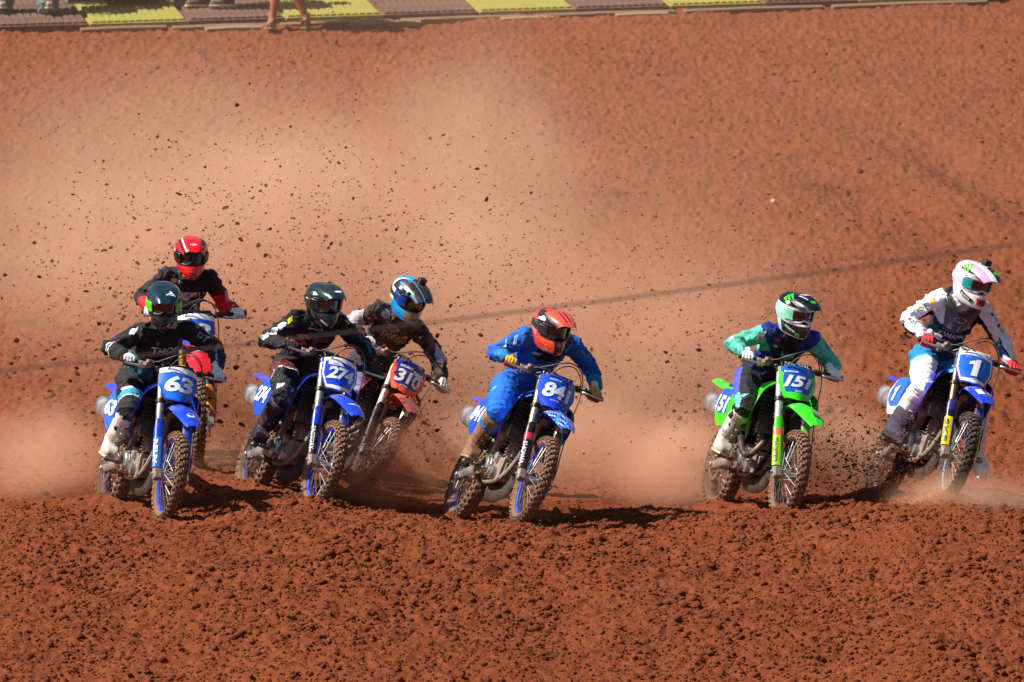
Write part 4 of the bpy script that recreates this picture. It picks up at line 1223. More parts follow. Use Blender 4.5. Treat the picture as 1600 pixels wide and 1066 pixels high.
# ---------------------------------------------------------------- the seven entries
BLUE = '#043ecc'; LBLUE = '#1768dc'; GREEN = '#35d916'
POSES = {
'63': (-2.824, 1.151, -0.125, 19.4, 12.0, 1.0, -2.5),
'274': (-1.756, 1.469, -0.040, 21.4, 17.9, 0.8, -0.6),
'841': (-0.201, 0.521, -0.118, 18.6, 23.3, 2.7, -3.3),
'151': (1.755, 1.158, -0.104, 16.9, 12.7, 0.4, -1.9),
'1': (2.959, 1.032, 0.015, 16.0, 20.4, 3.4, -5.5),
'310': (-1.462, 3.101, -0.037, 19.2, 30.8, 0.8, -1.4),
'13': (-2.630, 3.576, 0.222, 13.3, 3.7, -2.9, -5.4),
}
def sel(*pairs):
    """first true mask wins, 0 otherwise"""
    def go(n):
        out = np.zeros(n, int); done = np.zeros(n, bool)
        for m, k in pairs: out[m & ~done] = k; done |= m
        return out
    return go
def jf(fn): return lambda i: sel(*fn(i))(len(i['id']))
arms = lambda i: i['id'] > 0
up_arm = lambda i: (i['id'] == 1) | (i['id'] == 3)
fore = lambda i: (i['id'] == 2) | (i['id'] == 4)
thigh = lambda i: (i['id'] == 1) | (i['id'] == 3)
shin = lambda i: (i['id'] == 2) | (i['id'] == 4)

B = {}
B['63'] = dict(rear_exit=True, number='63', body=BLUE, plate=LBLUE, trim='#e8ecf2', rim='#0f3cc8', guard=(BLUE, '#2f74d8', None), guard_text=('RELIV', '#e8ecf2'), plate_style='whitetop', num_w=.215, num_h=.130, num_v=.47, shear=.12,
    plate_text=[('GYTR', -.05, .098, .05, .012, '#223a80')],
    fender_patch=[(oval(.055, .07), 1.80, .0, '#e9edf4'), (oval(.036, .035), 1.785, .0, BLUE)], side_style='full',
    shroud_cols=['#e8ecf2'], shroud_fun=lambda u, v: 1 if (.1 < u < .5 and .62 < v < .72) else 0,
    label='blue motocross bike numbered 63 with white topped plate and blue fork guards')
B['13'] = dict(number='13', body='#d0141c', plate='#1d5fd0', trim='#e8ecf2', rim='#16181c', guard=('#e2a21a', '#c8741c', '#15161a'), plate_style='whitetop', num_w=.22, num_h=.125, num_v=.44, shear=.18, fork_mat=M_GOLD, dirt=.16,
    plate_text=[('WMX', -.055, .105, .04, .012, '#6a3a90')], plate_patch=[(oval(.018, .018), .005, .088, '#8a1420'), ([(-.10, .06), (-.035, .06), (-.06, -.05), (-.10, -.02)], 0, 0, '#e9edf4')],
    fender_patch=[([(-.05, .03), (.0, .05), (.05, .045), (.02, .015), (-.03, 0)], 1.45, .01, '#f2e9e9')],
    label='red motocross bike numbered 13 with gold forks at the back left')
B['274'] = dict(rear_exit=True, number='274', body=BLUE, plate='#1546cc', trim='#e8ecf2', rim='#0d3ccc', guard=(BLUE, '#16181d', None), guard_text=('FACTORY', '#c8ccd4'), plate_style='frame', num_w=.215, num_h=.105, num_v=.50, shear=.20, nspace=.9,
    plate_text=[('GYTR', -.045, .078, .04, .012, '#b04a70')], plate_patch=[([(-.10, .085), (-.01, .085), (.02, .055), (-.10, .055)], 0, .01, '#dfe4ee')],
    fender_text=[('YAMAHA', 1.50, -.02, .08, .022, '#e9edf4')], fender_patch=[([(-.055, 0), (.05, .012), (.055, -.004), (-.02, -.014)], 1.78, .0, '#e6e2d8')],
    shroud_cols=['#1fa6b8', '#e8ecf2'], shroud_fun=lambda u, v: 2 if (.35 < u < .62 and .55 < v < .66) else 1 if (.35 < u < .9 and .66 < v < .76) else 0,
    label='blue motocross bike numbered 274 sliding with blue front rim and black guard')
B['310'] = dict(number='310', body='#dd4a26', plate='#1a2a86', trim='#e8ecf2', rim='#16181c', guard=('#15151a', '#1a1a20', None), plate_style='edge', num_w=.215, num_h=.115, num_v=.46, shear=.10, fork_mat=mk('fork_cream', (.62, .48, .34), .4, .5, .3), dirt=.35, num='#dcd6cc', nspace=.9,
    plate_text=[('DELMAS', -.045, .088, .10, .020, '#e8e6e0'), ('KTM', -.02, -.082, .06, .012, '#cfd4e6')], plate_patch=[([(-.055, .012), (.05, .022), (.055, -.02), (-.03, -.022)], .065, .072, '#d8d4d0')],
    pad_text='PRO TAPER', pad_ink='#d8dae6', pad='#3c3e50', fender_cols=['#8c4038'], fender_fun=lambda u, v: 1 if u > .62 else 0, darktyre=False,
    shroud_cols=['#efe6de', '#1a1a1e'], shroud_fun=lambda u, v: 1 if (.15 < u < .45 and .42 < v < .50) else 2 if v < .14 else 0,
    label='orange motocross bike numbered 310 leaning hard behind the blue bikes')
B['841'] = dict(rear_exit=True, number='841', body='#0b3fd6', plate='#0d49c8', trim='#e8ecf2', rim='#1144c8', guard=('#101218', '#15161c', '#b83048'), guard_text=('SHOWA', '#c8ccd4'), plate_style='sheared', num_w=.22, num_h=.125, num_v=.50, shear=.14, nspace=.88, num='#d3dbe8',
    plate_text=[('ROCKSTAR', -.03, .092, .09, .014, '#dfe6f2'), ('GYTR', -.01, -.085, .07, .012, '#c7d2ea')],
    plate_patch=[(rect(.03, .02), .085, .085, '#b7607a')], pad_text='RENTHAL', pad='#15161a', fork_mat=mk('fork_bronze', (.45, .36, .24), .35, .8, .25), phase=.4,
    fender_cols=['#2aa0e8', '#cfd8ee', '#7a86d8'], fender_fun=lambda u, v: (1 if math.sin(u * 23 + v * 15) > .72 else 2 if math.sin(u * 31 - v * 21 + 1) > .86 else 3 if math.sin(u * 17 + v * 33) > .9 else 0) if u > .25 else 0,
    shroud_cols=['#2aa9d8', '#dfe6f2'], shroud_fun=lambda u, v: 1 if math.sin(v * 26 + u * 9) > .45 and .2 < u < .8 else 2 if math.sin(v * 19 - u * 7) > .86 else 0,
    label='blue motocross bike numbered 841 leaning over at the middle of the row')
B['151'] = dict(number='151', body=GREEN, plate='#0c52b8', trim='#e8ecf2', rim='#17181c', guard=(GREEN, '#9adf1e', '#e07a5a'), guard_text=('TWISTED', '#7a5a1e'), plate_style='edge', num_w=.22, num_h=.095, num_v=.50, shear=.28, nspace=.84, num='#dfe8f2', dirt=.1, fork_mat=mk('fork_bright', (.72, .72, .70), .35, .6, .1),
    plate_text=[('brenmar', -.055, .080, .105, .018, '#e6eef8'), ('SLIK', .0, -.078, .055, .016, '#cfe2f2')], plate_patch=[(rect(.018, .016), .085, .068, '#a06aa0'), (rect(.205, .007, 0), .006, .026, '#0c52b8')],
    pad_text='RENTHAL', pad_rows=2, pad='#0d0e11', side_style='green', fender_cols=['#b6ecc0'], fender_fun=lambda u, v: 1 if (.30 < u < .42 and .25 < v < .62) else 0,
    fender_patch=[(rect(.05, .085, 0), 1.80, .02, '#14161a'), (rect(.04, .022), 1.775, .02, '#d9302c'), (oval(.026, .026), 1.80, .02, '#e8c030')], discguard='#35d916', frame_mat=M_SATIN,
    shroud_cols=['#e9f4ea', '#15201a'], shroud_fun=lambda u, v: 1 if (u < .30 and .34 < v < .50) else 2 if (.3 < u < .6 and .60 < v < .66) else 0,
    label='bright green motocross bike numbered 151 right of the middle')
B['1'] = dict(rear_exit=True, number='1', body='#0d35c6', plate='#1466d2', trim='#e8ecf2', rim='#8a8f98', guard=('#2a2c86', '#e6d21a', '#15161c'), plate_style='frame', num_w=.13, num_h=.150, num_v=.48, shear=.16, darktyre=True, fork_mat=mk('fork_copper', (.42, .19, .07), .3, .85, .2),
    guard_text=('SKF', '#3a3a10'), plate_text=[('EN WMX', -.01, .118, .10, .016, '#8fb2ee'), ('GYTR', -.06, .085, .035, .014, '#e07a8a'), ('YAMAHA', .0, -.098, .06, .010, '#cfdcf4')],
    pad='#d8d6d2', pad_text='TWO TWO', pad_ink='#15161a', fender_cols=['#e9edf4', '#e0cf28'], fender_fun=lambda u, v: 1 if (.34 < u < .46 and .2 < v < .55) or (.66 < u < .78 and abs(v - .35) < .10 + .2 * (u - .66)) else 2 if (.66 < u < .76 and .60 < v < .80) else 0, side_style='white',
    shroud_cols=['#d84a6a', '#dfe6f2'], shroud_fun=lambda u, v: 1 if (.2 < u < .7 and .70 < v < .80) else 2 if (.2 < u < .7 and .60 < v < .66) else 0,
    label='blue motocross bike numbered 1 at the right edge in flying dirt')

G = {
'63': dict(head=(0.200, -0.155, 1.624), shR=(0.030, -0.233, 1.375), shL=(0.030, 0.119, 1.463), elR=(0.020, -0.388, 1.210), elL=(0.100, 0.338, 1.318), knR=(0.020, -0.193, 0.901), look=(5, 22, 2)),
'274': dict(head=(0.200, -0.191, 1.544), shR=(0.030, -0.350, 1.352), shL=(0.030, 0.085, 1.451), elR=(0.020, -0.443, 1.131), elL=(0.100, 0.290, 1.284), knR=(0.020, -0.225, 0.821), look=(24, 15, 2)),
'841': dict(head=(0.220, -0.145, 1.500), shR=(0.030, -0.247, 1.394), shL=(0.030, 0.135, 1.477), elR=(0.020, -0.396, 1.149), elL=(0.100, 0.295, 1.324), knR=(0.020, -0.249, 0.802), look=(26, 19, 6)),
'151': dict(head=(0.220, -0.043, 1.557), shR=(0.030, -0.185, 1.375), shL=(0.030, 0.227, 1.390), elR=(0.020, -0.404, 1.175), elL=(0.100, 0.352, 1.243), knR=(0.020, -0.220, 0.780), look=(28, 18, 4)),
'1': dict(head=(0.220, -0.156, 1.683), shR=(0.030, -0.325, 1.487), shL=(0.030, 0.080, 1.543), elR=(0.020, -0.447, 1.210), elL=(0.100, 0.284, 1.330), knR=(0.020, -0.176, 0.937), knL=(.25, .55, 1.05), anL=(.08, .35, .50), toeL=(1, .25, -.45), look=(32, 22, 8), hip=(-.32, -.05, 1.12)),
'310': dict(head=(0.220, -0.244, 1.626), shR=(0.030, -0.386, 1.427), shL=(0.030, 0.038, 1.484), elR=(0.020, -0.480, 1.212), elL=(0.100, 0.263, 1.326), knR=(0.020, -0.147, 0.862), look=(30, 30, 6)),
'13': dict(head=(0.200, -0.041, 1.596), shR=(0.030, -0.191, 1.404), shL=(0.030, 0.150, 1.414), elR=(0.020, -0.318, 1.235), elL=(0.100, 0.268, 1.255), knR=(0.020, -0.197, 0.834), look=(7, 16, 2)),
}
blob = lambda s, k=7, seed=1: [(s * (.6 + .4 * random.Random(seed * 31 + i).random()) * math.cos(2 * math.pi * i / k), s * .7 * (.6 + .4 * random.Random(seed * 17 + i).random()) * math.sin(2 * math.pi * i / k)) for i in range(k)]
K = {}
K['63'] = dict(seed=3, jersey=['#0f0f13', '#166a7c', '#e2e4ea', '#2a2c33'],
    jersey_fun=jf(lambda i: [((i['id'] == 0) & (i['u'] < -.22) & (i['l'] < -.06), 1), (fore(i) & (i['t'] > .05) & (i['t'] < .42) & (np.sin(i['t'] * 60) > .3) & (i['id'] == 2), 2), ((i['id'] == 4) & (i['t'] > .35), 3)]),
    chest=[('text', 'THOR', .0, -.10, .22, .058, '#d4d8de'), ('text', 'RACING', .03, -.215, .14, .022, '#6a707a'), ('patch', blob(.02, 6, 2), -.07, -.04, '#1c7a3a'), ('patch', rect(.04, .03), .11, -.03, '#5a6a8a')],
    sleeve=[(-1, .18, [(-.045, .0), (-.015, .028), (.02, .016), (.045, .022), (.02, -.008), (-.01, -.026)], '#e6e8ec', 0), (1, .45, 'DT', '#7f8aa8', .1, .10, .05), (1, 1.55, rect(.14, .018), '#8c98c8', .3)],
    trousers=['#0e0f14', '#2496b4', '#e2e6ea', '#15171c'],
    trousers_fun=jf(lambda i: [(thigh(i) & (i['t'] > .60) & (i['t'] < .80), 1), (thigh(i) & (i['t'] > .55) & (i['t'] <= .60) & (i['n'] > -.1), 2), (thigh(i) & (i['t'] > .80) & (i['t'] < .83), 2)]),
    leg=[(-1, 1.06, [(-.028, -.025), (-.02, .025), (-.004, .0), (.012, .026), (.028, .02), (.02, -.028), (.002, -.004), (-.012, -.028)], '#dfe2e6', -.1)],
    boots=['#e4dfd4', '#c8bca8', '#d9d2c6'], bdirt=.42, gloves=['#16181e', '#dfe2ea', '#1b6a78'], gloveL=['#3a3a5c', '#e6e6f0', '#e2e4ec'],
    helmet=dict(cols=['#0b2a38', '#e4e2e4', '#b8202c', '#10151b'], fun=lambda p, a, z: 0 if z > .045 or (z > .0 and abs(a) > 2.6) else (1 if (abs(a) > 1.25 and z > -.10 and (math.sin(a * 17) > -.5)) else 2 if (abs(a) > 1.3 and z > -.06) else 3), dirt=.05,
        outr='#5fd40e', lens='#2e1d15', gframe='#15151a', strap='#101216', peak_cols=['#0b2a38'],
        prints=[('peak', .19, .03, .05, .012, 'rect', '#dfe4ea', .5), ('peak', .175, .05, .05, .012, 'rect', '#dfe4ea', -.9), ('peak', .20, .055, .04, .010, 'rect', '#dfe4ea', .2), ('s', .25, -.115, .06, .012, 'rect', '#c8ccd2', .3), ('s', -1.1, -.10, .05, .012, 'rect', '#e6e6ea', 1.1), ('s', -1.25, -.10, .05, .012, 'rect', '#e6e6ea', 1.1), ('s', -1.4, -.10, .05, .012, 'rect', '#e6e6ea', 1.1)]),
    label='rider in black THOR jersey, dark teal helmet and lime green goggles')
K['13'] = dict(seed=11, jersey=['#121116', '#dc1822', '#bdb8d2', '#f0eff2', '#5a0c14'],
    jersey_fun=jf(lambda i: [((i['id'] == 4), 1), ((i['id'] == 2) & (i['t'] > .45), 1), ((i['id'] == 3) & (i['t'] + .12 * i['n'] > .55), 1), ((i['id'] == 3) & (i['t'] + .12 * i['n'] > .35), 4), ((i['id'] == 0) & (i['f'] > 0) & (np.abs(np.abs(i['l']) - .10) < .012), 2), ((i['id'] == 0) & (i['u'] > .0) & (i['l'] < -.08), 3)]),
    chest=[('patch', [(-.05, .05), (-.02, .035), (.0, .05), (.03, .045), (.055, .02), (.03, -.03), (.0, -.06), (-.035, -.03)], -.01, -.10, '#bcb7d0'), ('patch', [(-.008, .02), (.022, .03), (.012, -.02), (-.012, -.03)], -.01, -.10, '#1c1a24')] + [('patch', [(-.12, -.05 + .022 * q), (.05, .005 + .022 * q), (.09, .05 + .018 * q), (.03, .015 + .022 * q)], .0, -.235, '#a6a2bc') for q in range(4)] + [('patch', oval(.05, .035), -.12, .02, '#a8c060')],
    sleeve=[(1, 1.45, [(-.06, .02), (.0, .03), (.06, .022), (.03, -.022), (-.03, -.012)], '#e86a74', 0)],
    trousers=['#15141a', '#c4101c'], trousers_fun=jf(lambda i: [(thigh(i) & (i['t'] < .25), 1)]),
    boots=['#26242a', '#151418', '#3a383e'], gloves=['#dcdce6', '#f0f0f4', '#eceaf0'],
    helmet=dict(cols=['#d2101a', '#2a0d14', '#ecebee', '#8e0c14'], fun=lambda p, a, z: 2 if (abs(a) > 1.35 and -.03 < z < .06 and abs(a) < 1.9) else (1 if (z > .07 and .28 < abs(a) < .75) else 3 if (z < -.11) else 0), dirt=.02, peak_cols=['#d2101a', '#2a0d14', '#ecebee'], peak_fun=lambda u, v: 1 if (.72 < v < .93 and u < .6) or (.07 < v < .16) else 2 if (.20 < v < .26) else 0,
        vent='#b0101a', outr='#101014', lens='#1c1a1c', prints=[('peak', .20, 0, .055, .026, 'oval', '#e8dfe2'), ('peak', .20, 0, .040, .014, 'BELL', '#b01420'), ('s', .12, -.118, .035, .012, 'oval', '#e9a0a0'), ('s', -.75, -.128, .025, .02, 'rect', '#e0b820')]),
    label='rider in red helmet and black jersey with red sleeves at the back left')
K['274'] = dict(seed=21, jersey=['#0c0c10', '#d5d7dc', '#c9cc28', '#7f8496'],
    jersey_fun=jf(lambda i: [(np.zeros(len(i['id']), bool), 1)]),
    chest=[('text', 'S', -.105, -.115, .095, .12, '#e8505e'), ('text', 'even', .03, -.09, .12, .05, '#b83040'), ('text', 'Zero', .06, -.20, .14, .05, '#2a3558', .12), ('patch', rect(.11, .012), -.03, .0, '#b8bcc4')],
    sleeve=[(-1, .12, rect(.045, .035, .01), '#c9cc28', -.2), (-1, .40, blob(.045, 8, 3), '#dfe1e6', -.2), (-1, .66, blob(.045, 8, 4), '#dfe1e6', -.2), (-1, .92, blob(.05, 8, 5), '#d5d7de', -.2), (-1, 1.12, blob(.04, 7, 6), '#868ca0', -.2), (1, .10, rect(.04, .03, .01), '#a8ac22', -.3), (1, .85, 'SEVEN', '#3a5a8c', -.2, .14, .035), (1, 1.45, rect(.10, .02), '#2a4a80', -.2)],
    trousers=['#0e0e12', '#5a1420', '#c9ccd2'], trousers_fun=jf(lambda i: [(thigh(i) & (i['t'] > .10) & (i['t'] < .36) & (i['n'] + 4 * (i['t'] - .2) < .6), 1), (thigh(i) & (i['t'] > .36) & (i['t'] < .39), 2)]),
    leg=[(-1, .97, [(-.03, -.03), (-.025, .03), (.03, .03), (.03, .015), (-.005, .012), (-.005, .004), (.028, .006), (.024, -.03)], '#e6e7ea', -.15)],
    boots=['#22151a', '#141114', '#3a2440'], bdirt=.30, gloves=['#121216', '#1c1c22', '#cc2030'],
    helmet=dict(cols=['#18252c', '#10181e', '#22323a', '#0e1216'], fun=lambda p, a, z: 1 if z < -.06 else (2 if (z > .06 and abs(a) > .5 and math.sin(a * 6 + z * 30) > .2) else 0), dirt=.12, outr='#10141a', lens='#33201a', peak_cols=['#17242b', '#22323a', '#0e1418'], peak_fun=lambda u, v: 1 if (.30 < v < .42 or .58 < v < .70) else 0,
        prints=[('peak', .215, .02, .06, .024, 'oval', '#dfe2e4'), ('s', -1.55, .01, .04, .045, 'S', '#dfe4e8'), ('s', -.9, .075, .05, .010, 'rect', '#b8c0c4', .2), ('s', -.5, -.115, .07, .012, 'rect', '#c8ccd0', -.5)]),
    label='rider in all black kit with red cuffs and dark charcoal helmet')
K['310'] = dict(seed=31, jersey=['#1a1413', '#a9a3bd', '#3a2620', '#101018', '#8a7258'],
    jersey_fun=jf(lambda i: [(fore(i) & (np.abs(i['t'] - .25) < .2) & (i['off'][:, 2] > .01), 1), (up_arm(i) & (i['id'] == 1) & (np.abs(i['t'] - .72) < .22), 1), (arms(i), 3), ((i['n'] > .35), 2)]), jdirt=.45,
    chest=[('text', 'THVERIG', .02, -.10, .22, .065, '#a08a62', .0), ('patch', blob(.06, 9, 8), -.02, -.03, '#9a6a50'), ('patch', blob(.05, 8, 9), -.12, .03, '#b09aa0')],
    sleeve=[(1, 1.15, rect(.11, .055, .02), '#a9a6c4', .0), (1, 1.62, [(-.05, .03), (.05, .0), (-.05, -.035)], '#d8cfc8', 0), (-1, .65, rect(.12, .06, .02), '#cfc3bd', -.1)],
    trousers=['#7d7aa8', '#2a2430', '#2a55b0', '#c8c0c8'], trousers_fun=jf(lambda i: [((i['id'] == 0), 1), (thigh(i) & (i['t'] < .35), 1), (thigh(i) & (i['t'] < .6), 2), (i['n'] > .45, 1)]), tdirt=.35,
    boots=['#1c1618', '#141214', '#2c2426'], bdirt=.6, gloves=['#b8aca0', '#d9d2cc', '#2a2426'],
    helmet=dict(cols=['#149ae4', '#dfe6ea', '#2c2624', '#8a7860', '#0f4fb0'], fun=lambda p, a, z: 2 if (z > .05 and abs(a) < 2.3 and math.sin(a * 4 + 1.0) > -.6) else (1 if (1.55 < abs(a) < 2.2 and z > -.05) else 4 if (1.15 < abs(a) < 1.55 and z > -.03) else 3 if (abs(a) < .8 and z < -.05) else 0), dirt=.10, pdirt=.35, peak_cols=['#26211f', '#149ae4'], peak_fun=lambda u, v: 1 if (.04 < v < .12 or .88 < v or (u < .2 and .3 < v < .45) or .36 < v < .42) else 0,
        outr='#0f3f9c', lens='#22140e', camera=True, vent='#6a5a48'),
    label='mud spattered rider in bright blue helmet on the orange machine')
K['841'] = dict(seed=41, jersey=['#0455b0', '#10131a', '#0e74a8', '#7fb0dc'],
    jersey_fun=jf(lambda i: [((i['id'] == 0) & (i['u'] > -.115) & (i['f'] > .0) & (np.abs(i['l']) < .125 + .3 * i['u']), 1), (fore(i) & (i['t'] > .55), 2)]),
    chest=[('text', 'YAMAHA', .0, -.17, .20, .03, '#7a94b4'), ('patch', rect(.05, .022, .01), -.09, -.075, '#9aa8bc'), ('patch', rect(.05, .02, -.01), .10, -.105, '#8a98b0')],
    sleeve=[(-1, .30, rect(.010, .055, .02), '#8ec0e8', -.2), (-1, .36, rect(.010, .055, .02), '#8ec0e8', -.2), (-1, .62, rect(.012, .06, .02), '#9acaf0', -.2), (-1, .72, rect(.05, .012), '#9acaf0', -.3), (1, .3, rect(.03, .012), '#5a90c8', 0)],
    trousers=['#0462c4', '#0452a0', '#0e3f94'], trousers_fun=jf(lambda i: [(shin(i) & (i['t'] < .12), 1)]), tdirt=.06,
    leg=[(-1, .42, blob(.045, 8, 12), '#5f9ce0', -.75)],
    boots=['#8a6a4c', '#a88a64', '#5a3c2a'], bdirt=.62, gloves=['#b8201c', '#d8b428', '#8c6a3c'], gloveL=['#8a6a2a', '#b8964a', '#d8c8b8'],
    helmet=dict(cols=['#e0492e', '#26282e', '#4a4d54', '#e88070', '#1c1e23'], fun=lambda p, a, z: (0 if math.sin(a * 3 + z * 25) > -.1 else 1) if z > .05 else (2 if (abs(a) > 1.2 and z > .0 and math.sin(a * 11) > .3) else 0 if (abs(a) < .17 and z < -.06) else 3 if (abs(a) > 1.45 and -.06 < z < 0) else 0 if (z < -.055 + .05 * max(0, abs(a) - .5) and z > -.150 and abs(a) > .38) else 0 if (z < -.05 and abs(a) > .9) else 4 if z < -.05 else 0 if abs(a) > 1.9 else 1), dirt=.06, peak_cols=['#e0523e', '#3a1512', '#2a2c32'], peak_fun=lambda u, v: 1 if (.40 < v < .46 or .54 < v < .60) and .3 < u < .8 else 2 if v < .08 or v > .92 or (u < .25 and abs(v - .5) > .3) else 0,
        outr='#26282e', lens='#2a2422', gframe='#2a2c32', prints=[('s', .55, .005, .012, .06, 'rect', '#58b060', .1), ('s', -.85, -.12, .03, .014, 'rect', '#d8c020', -.4), ('s', -1.2, .075, .07, .018, 'rect', '#c8ccd0', .1)]),
    brace=['#15161b'], label='rider in bright blue kit with coral red and grey helmet')
K['151'] = dict(seed=51, jersey=['#0c0d16', '#0a2678', '#4fae9c', '#14161f', '#8fd0c4'],
    jersey_fun=jf(lambda i: [(fore(i), 2), (up_arm(i) & (i['t'] > .12), 2), ((i['id'] == 0) & (np.abs(i['l']) > .10), 1), (up_arm(i), 1)]), jdirt=.05,
    chest=[('patch', [(-.06, .05), (-.035, .02), (.0, .028), (.035, .02), (.06, .05), (.05, -.005), (.018, -.03), (.0, -.055), (-.018, -.03), (-.05, -.005)], .01, -.11, '#58b8b0'), ('patch', blob(.03, 8, 5), -.105, -.0, '#b8343c'), ('patch', blob(.022, 8, 6), -.105, -.05, '#aab0c0')],
    sleeve=[(-1, .22, rect(.07, .035, .02), '#d8e4e0', -.6), (-1, .26, rect(.02, .03), '#c03a3c', -.7), (-1, 1.10, blob(.03, 7, 4), '#d9efe8', -.3), (1, .25, rect(.02, .04), '#b8902c', -.4), (1, .45, rect(.05, .02), '#3a4a8c', -.5)],
    trousers=['#0d0e13', '#4a4fc0', '#69b8b4'], trousers_fun=jf(lambda i: [(thigh(i) & (i['id'] == 1) & (i['off'][:, 1] < -.082) & (i['t'] < .80), 1), (thigh(i) & (i['id'] == 1) & (i['off'][:, 1] < -.070) & (i['t'] >= .80), 2)]), tdirt=.08,
    leg=[(-1, .99, [(-.035, .03), (-.018, .012), (.0, .018), (.02, .012), (.036, .03), (.03, -.006), (.012, -.02), (.0, -.036), (-.014, -.02), (-.03, -.006)], '#7fd0c8', -.15)],
    boots=['#e9e6e2', '#cbbca4', '#b8b0a8'], bdirt=.45, gloves=['#8a8c94', '#f2f3f6', '#e2e6ec'],
    helmet=dict(cols=['#0a0d12', '#a8dcc8', '#e8ecea', '#15181c'], fun=lambda p, a, z: 0 if z > .062 else (2 if (z > .045 and abs(a) < 1.5) or z < -.150 or (-.062 < z < -.044 and abs(a) < 1.2) else 1 if (abs(a) > 1.1 and z > -.06) else 3 if abs(a) < 1.5 else 2), dirt=.03, peak_cols=['#0a0d12', '#e8ecea'], peak_fun=lambda u, v: 0,
        outr='#8fd4b8', lens='#33241c', gframe='#e4e8e6', strap='#9ad8c0', prints=[('s', -1.15, .105, .07, .085, 'claw', '#38d818', .9), ('peak', .205, .01, .05, .042, 'claw', '#38d818'), ('peak', .06, .02, .085, .045, 'oval', '#e8e4e8'), ('peak', .06, .02, .06, .020, 'BELL', '#c03a4c'), ('peak', .13, -.035, .016, .08, 'rect', '#e8ecea', .5), ('peak', .10, .075, .014, .05, 'rect', '#e8ecea', -.3), ('s', -.95, -.098, .10, .018, 'MONSTER', '#dfe8e2', -.35), ('s', -.55, -.128, .04, .036, 'claw', '#58d828'), ('s', -.10, .005, .014, .07, 'rect', '#40d020', .1)]),
    label='rider with mint green sleeves and glossy black and mint helmet')
K['1'] = dict(seed=61, jersey=['#e3e4ee', '#101a38', '#15a5ac', '#0f6fc0', '#14161c'],
    jersey_fun=jf(lambda i: [((i['id'] == 0) & (i['u'] < -.15), 1), ((i['id'] == 4) & (i['t'] > .18) & (i['t'] < .42) & (i['off'][:, 2] < .012), 2), ((i['id'] == 4) & (i['t'] > .46) & (i['t'] < .85) & (i['off'][:, 2] < .012), 3), ((i['id'] == 4) & (np.abs(i['off'][:, 2] - .016) < .005), 4), ((i['id'] == 2) & (i['off'][:, 2] < -.034), 1), ((i['id'] == 1) & (i['t'] > .3) & (i['off'][:, 2] < -.030), 1), ((i['id'] == 3) & (i['off'][:, 2] < -.040), 1)]), jdirt=.04,
    chest=[('text', 'YAMAHA', .01, -.235, .21, .042, '#b4bed6'), ('text', 'SMX', -.02, -.30, .10, .03, '#8e98b0'), ('patch', rect(.055, .045), -.075, -.285, '#cfd4d8'), ('patch', rect(.16, .01), .0, -.19, '#6a78a0')],
    sleeve=[(-1, .20, rect(.03, .05, .01), '#e0d030', -.3), (-1, .12, rect(.02, .04), '#e49ab8', -.3), (-1, .42, rect(.014, .06), '#5a6478', -.3), (-1, .58, oval(.05, .04), '#a8c030', -.3), (-1, .80, oval(.05, .03), '#8a90a0', -.3), (-1, 1.5, 'THOR', '#1a2238', -.2, .13, .026), (1, .30, rect(.03, .03), '#242a60', -.4), (1, .46, oval(.04, .03), '#6a8a3c', -.4), (1, .64, rect(.03, .03), '#242a60', -.4), (1, .82, oval(.04, .03), '#6a8a3c', -.4)],
    trousers=['#e6e6ec', '#0e74b0', '#36b8b0', '#101c3c'], trousers_fun=jf(lambda i: [((i['id'] == 0), 1), (thigh(i) & (i['t'] < .30), 1), (thigh(i) & (i['t'] < .36), 2), (thigh(i) & (i['id'] == 1) & (i['off'][:, 1] > .075), 3)]), tdirt=.05,
    leg=[(-1, 1.0, rect(.06, .010, .01), '#9a9aa6', -.1), (-1, 1.1, rect(.07, .010, .01), '#2a2a34', -.1), (-1, 1.16, rect(.07, .010, .015), '#2a2a34', -.2)],
    boots=['#ebeaee', '#d8c8c4', '#dcd8de'], bdirt=.10, gloves=['#d01a26', '#e0303a', '#c8ccd8'],
    helmet=dict(cols=['#ebe9ee', '#e79cc4', '#0f3a34', '#c8202c', '#15181d'], fun=lambda p, a, z: 3 if (abs(a) < .42 and -.125 < z < -.075) else (1 if (abs(a) > 1.5 and z > -.05 and math.sin(a * 5 + z * 20) > .1) else 2 if (z > .075 and .7 < abs(a) < 1.7) else 0), dirt=.03, peak_cols=['#ebe9ee', '#ea9ccb', '#16201f'], peak_fun=lambda u, v: 1 if (v < .30 or v > .90) else 2 if (.52 < v < .80 and u > .35) else 0,
        outr='#15989c', lens='#33201a', gframe='#e6e6ea', strap='#e8b8d0', camera=True, prints=[('s', -1.2, .100, .08, .085, 'claw', '#48d820', .6), ('peak', .205, .032, .04, .042, 'claw', '#48d820'), ('s', -1.0, -.095, .13, .034, 'rect', '#101418', -.35), ('s', -1.05, -.092, .09, .016, 'MONSTER', '#e8ece8', -.35), ('s', -.66, -.120, .03, .026, 'claw', '#48d820')]),
    brace=['#1c1a20', '#4c4e58'], brace_prints=[('patch', oval(.10, .05), .0, -.045, '#aab4bc'), ('patch', oval(.085, .036), .0, -.045, '#2c3a40')],
    label='rider in white jersey and red gloves with pink and white helmet')
for k_ in ('63', '274', '841', '151', '1', '310', '13'):
    mc = make_machine(POSES[k_], B[k_])
    make_rider(POSES[k_], mc, G[k_], K[k_])
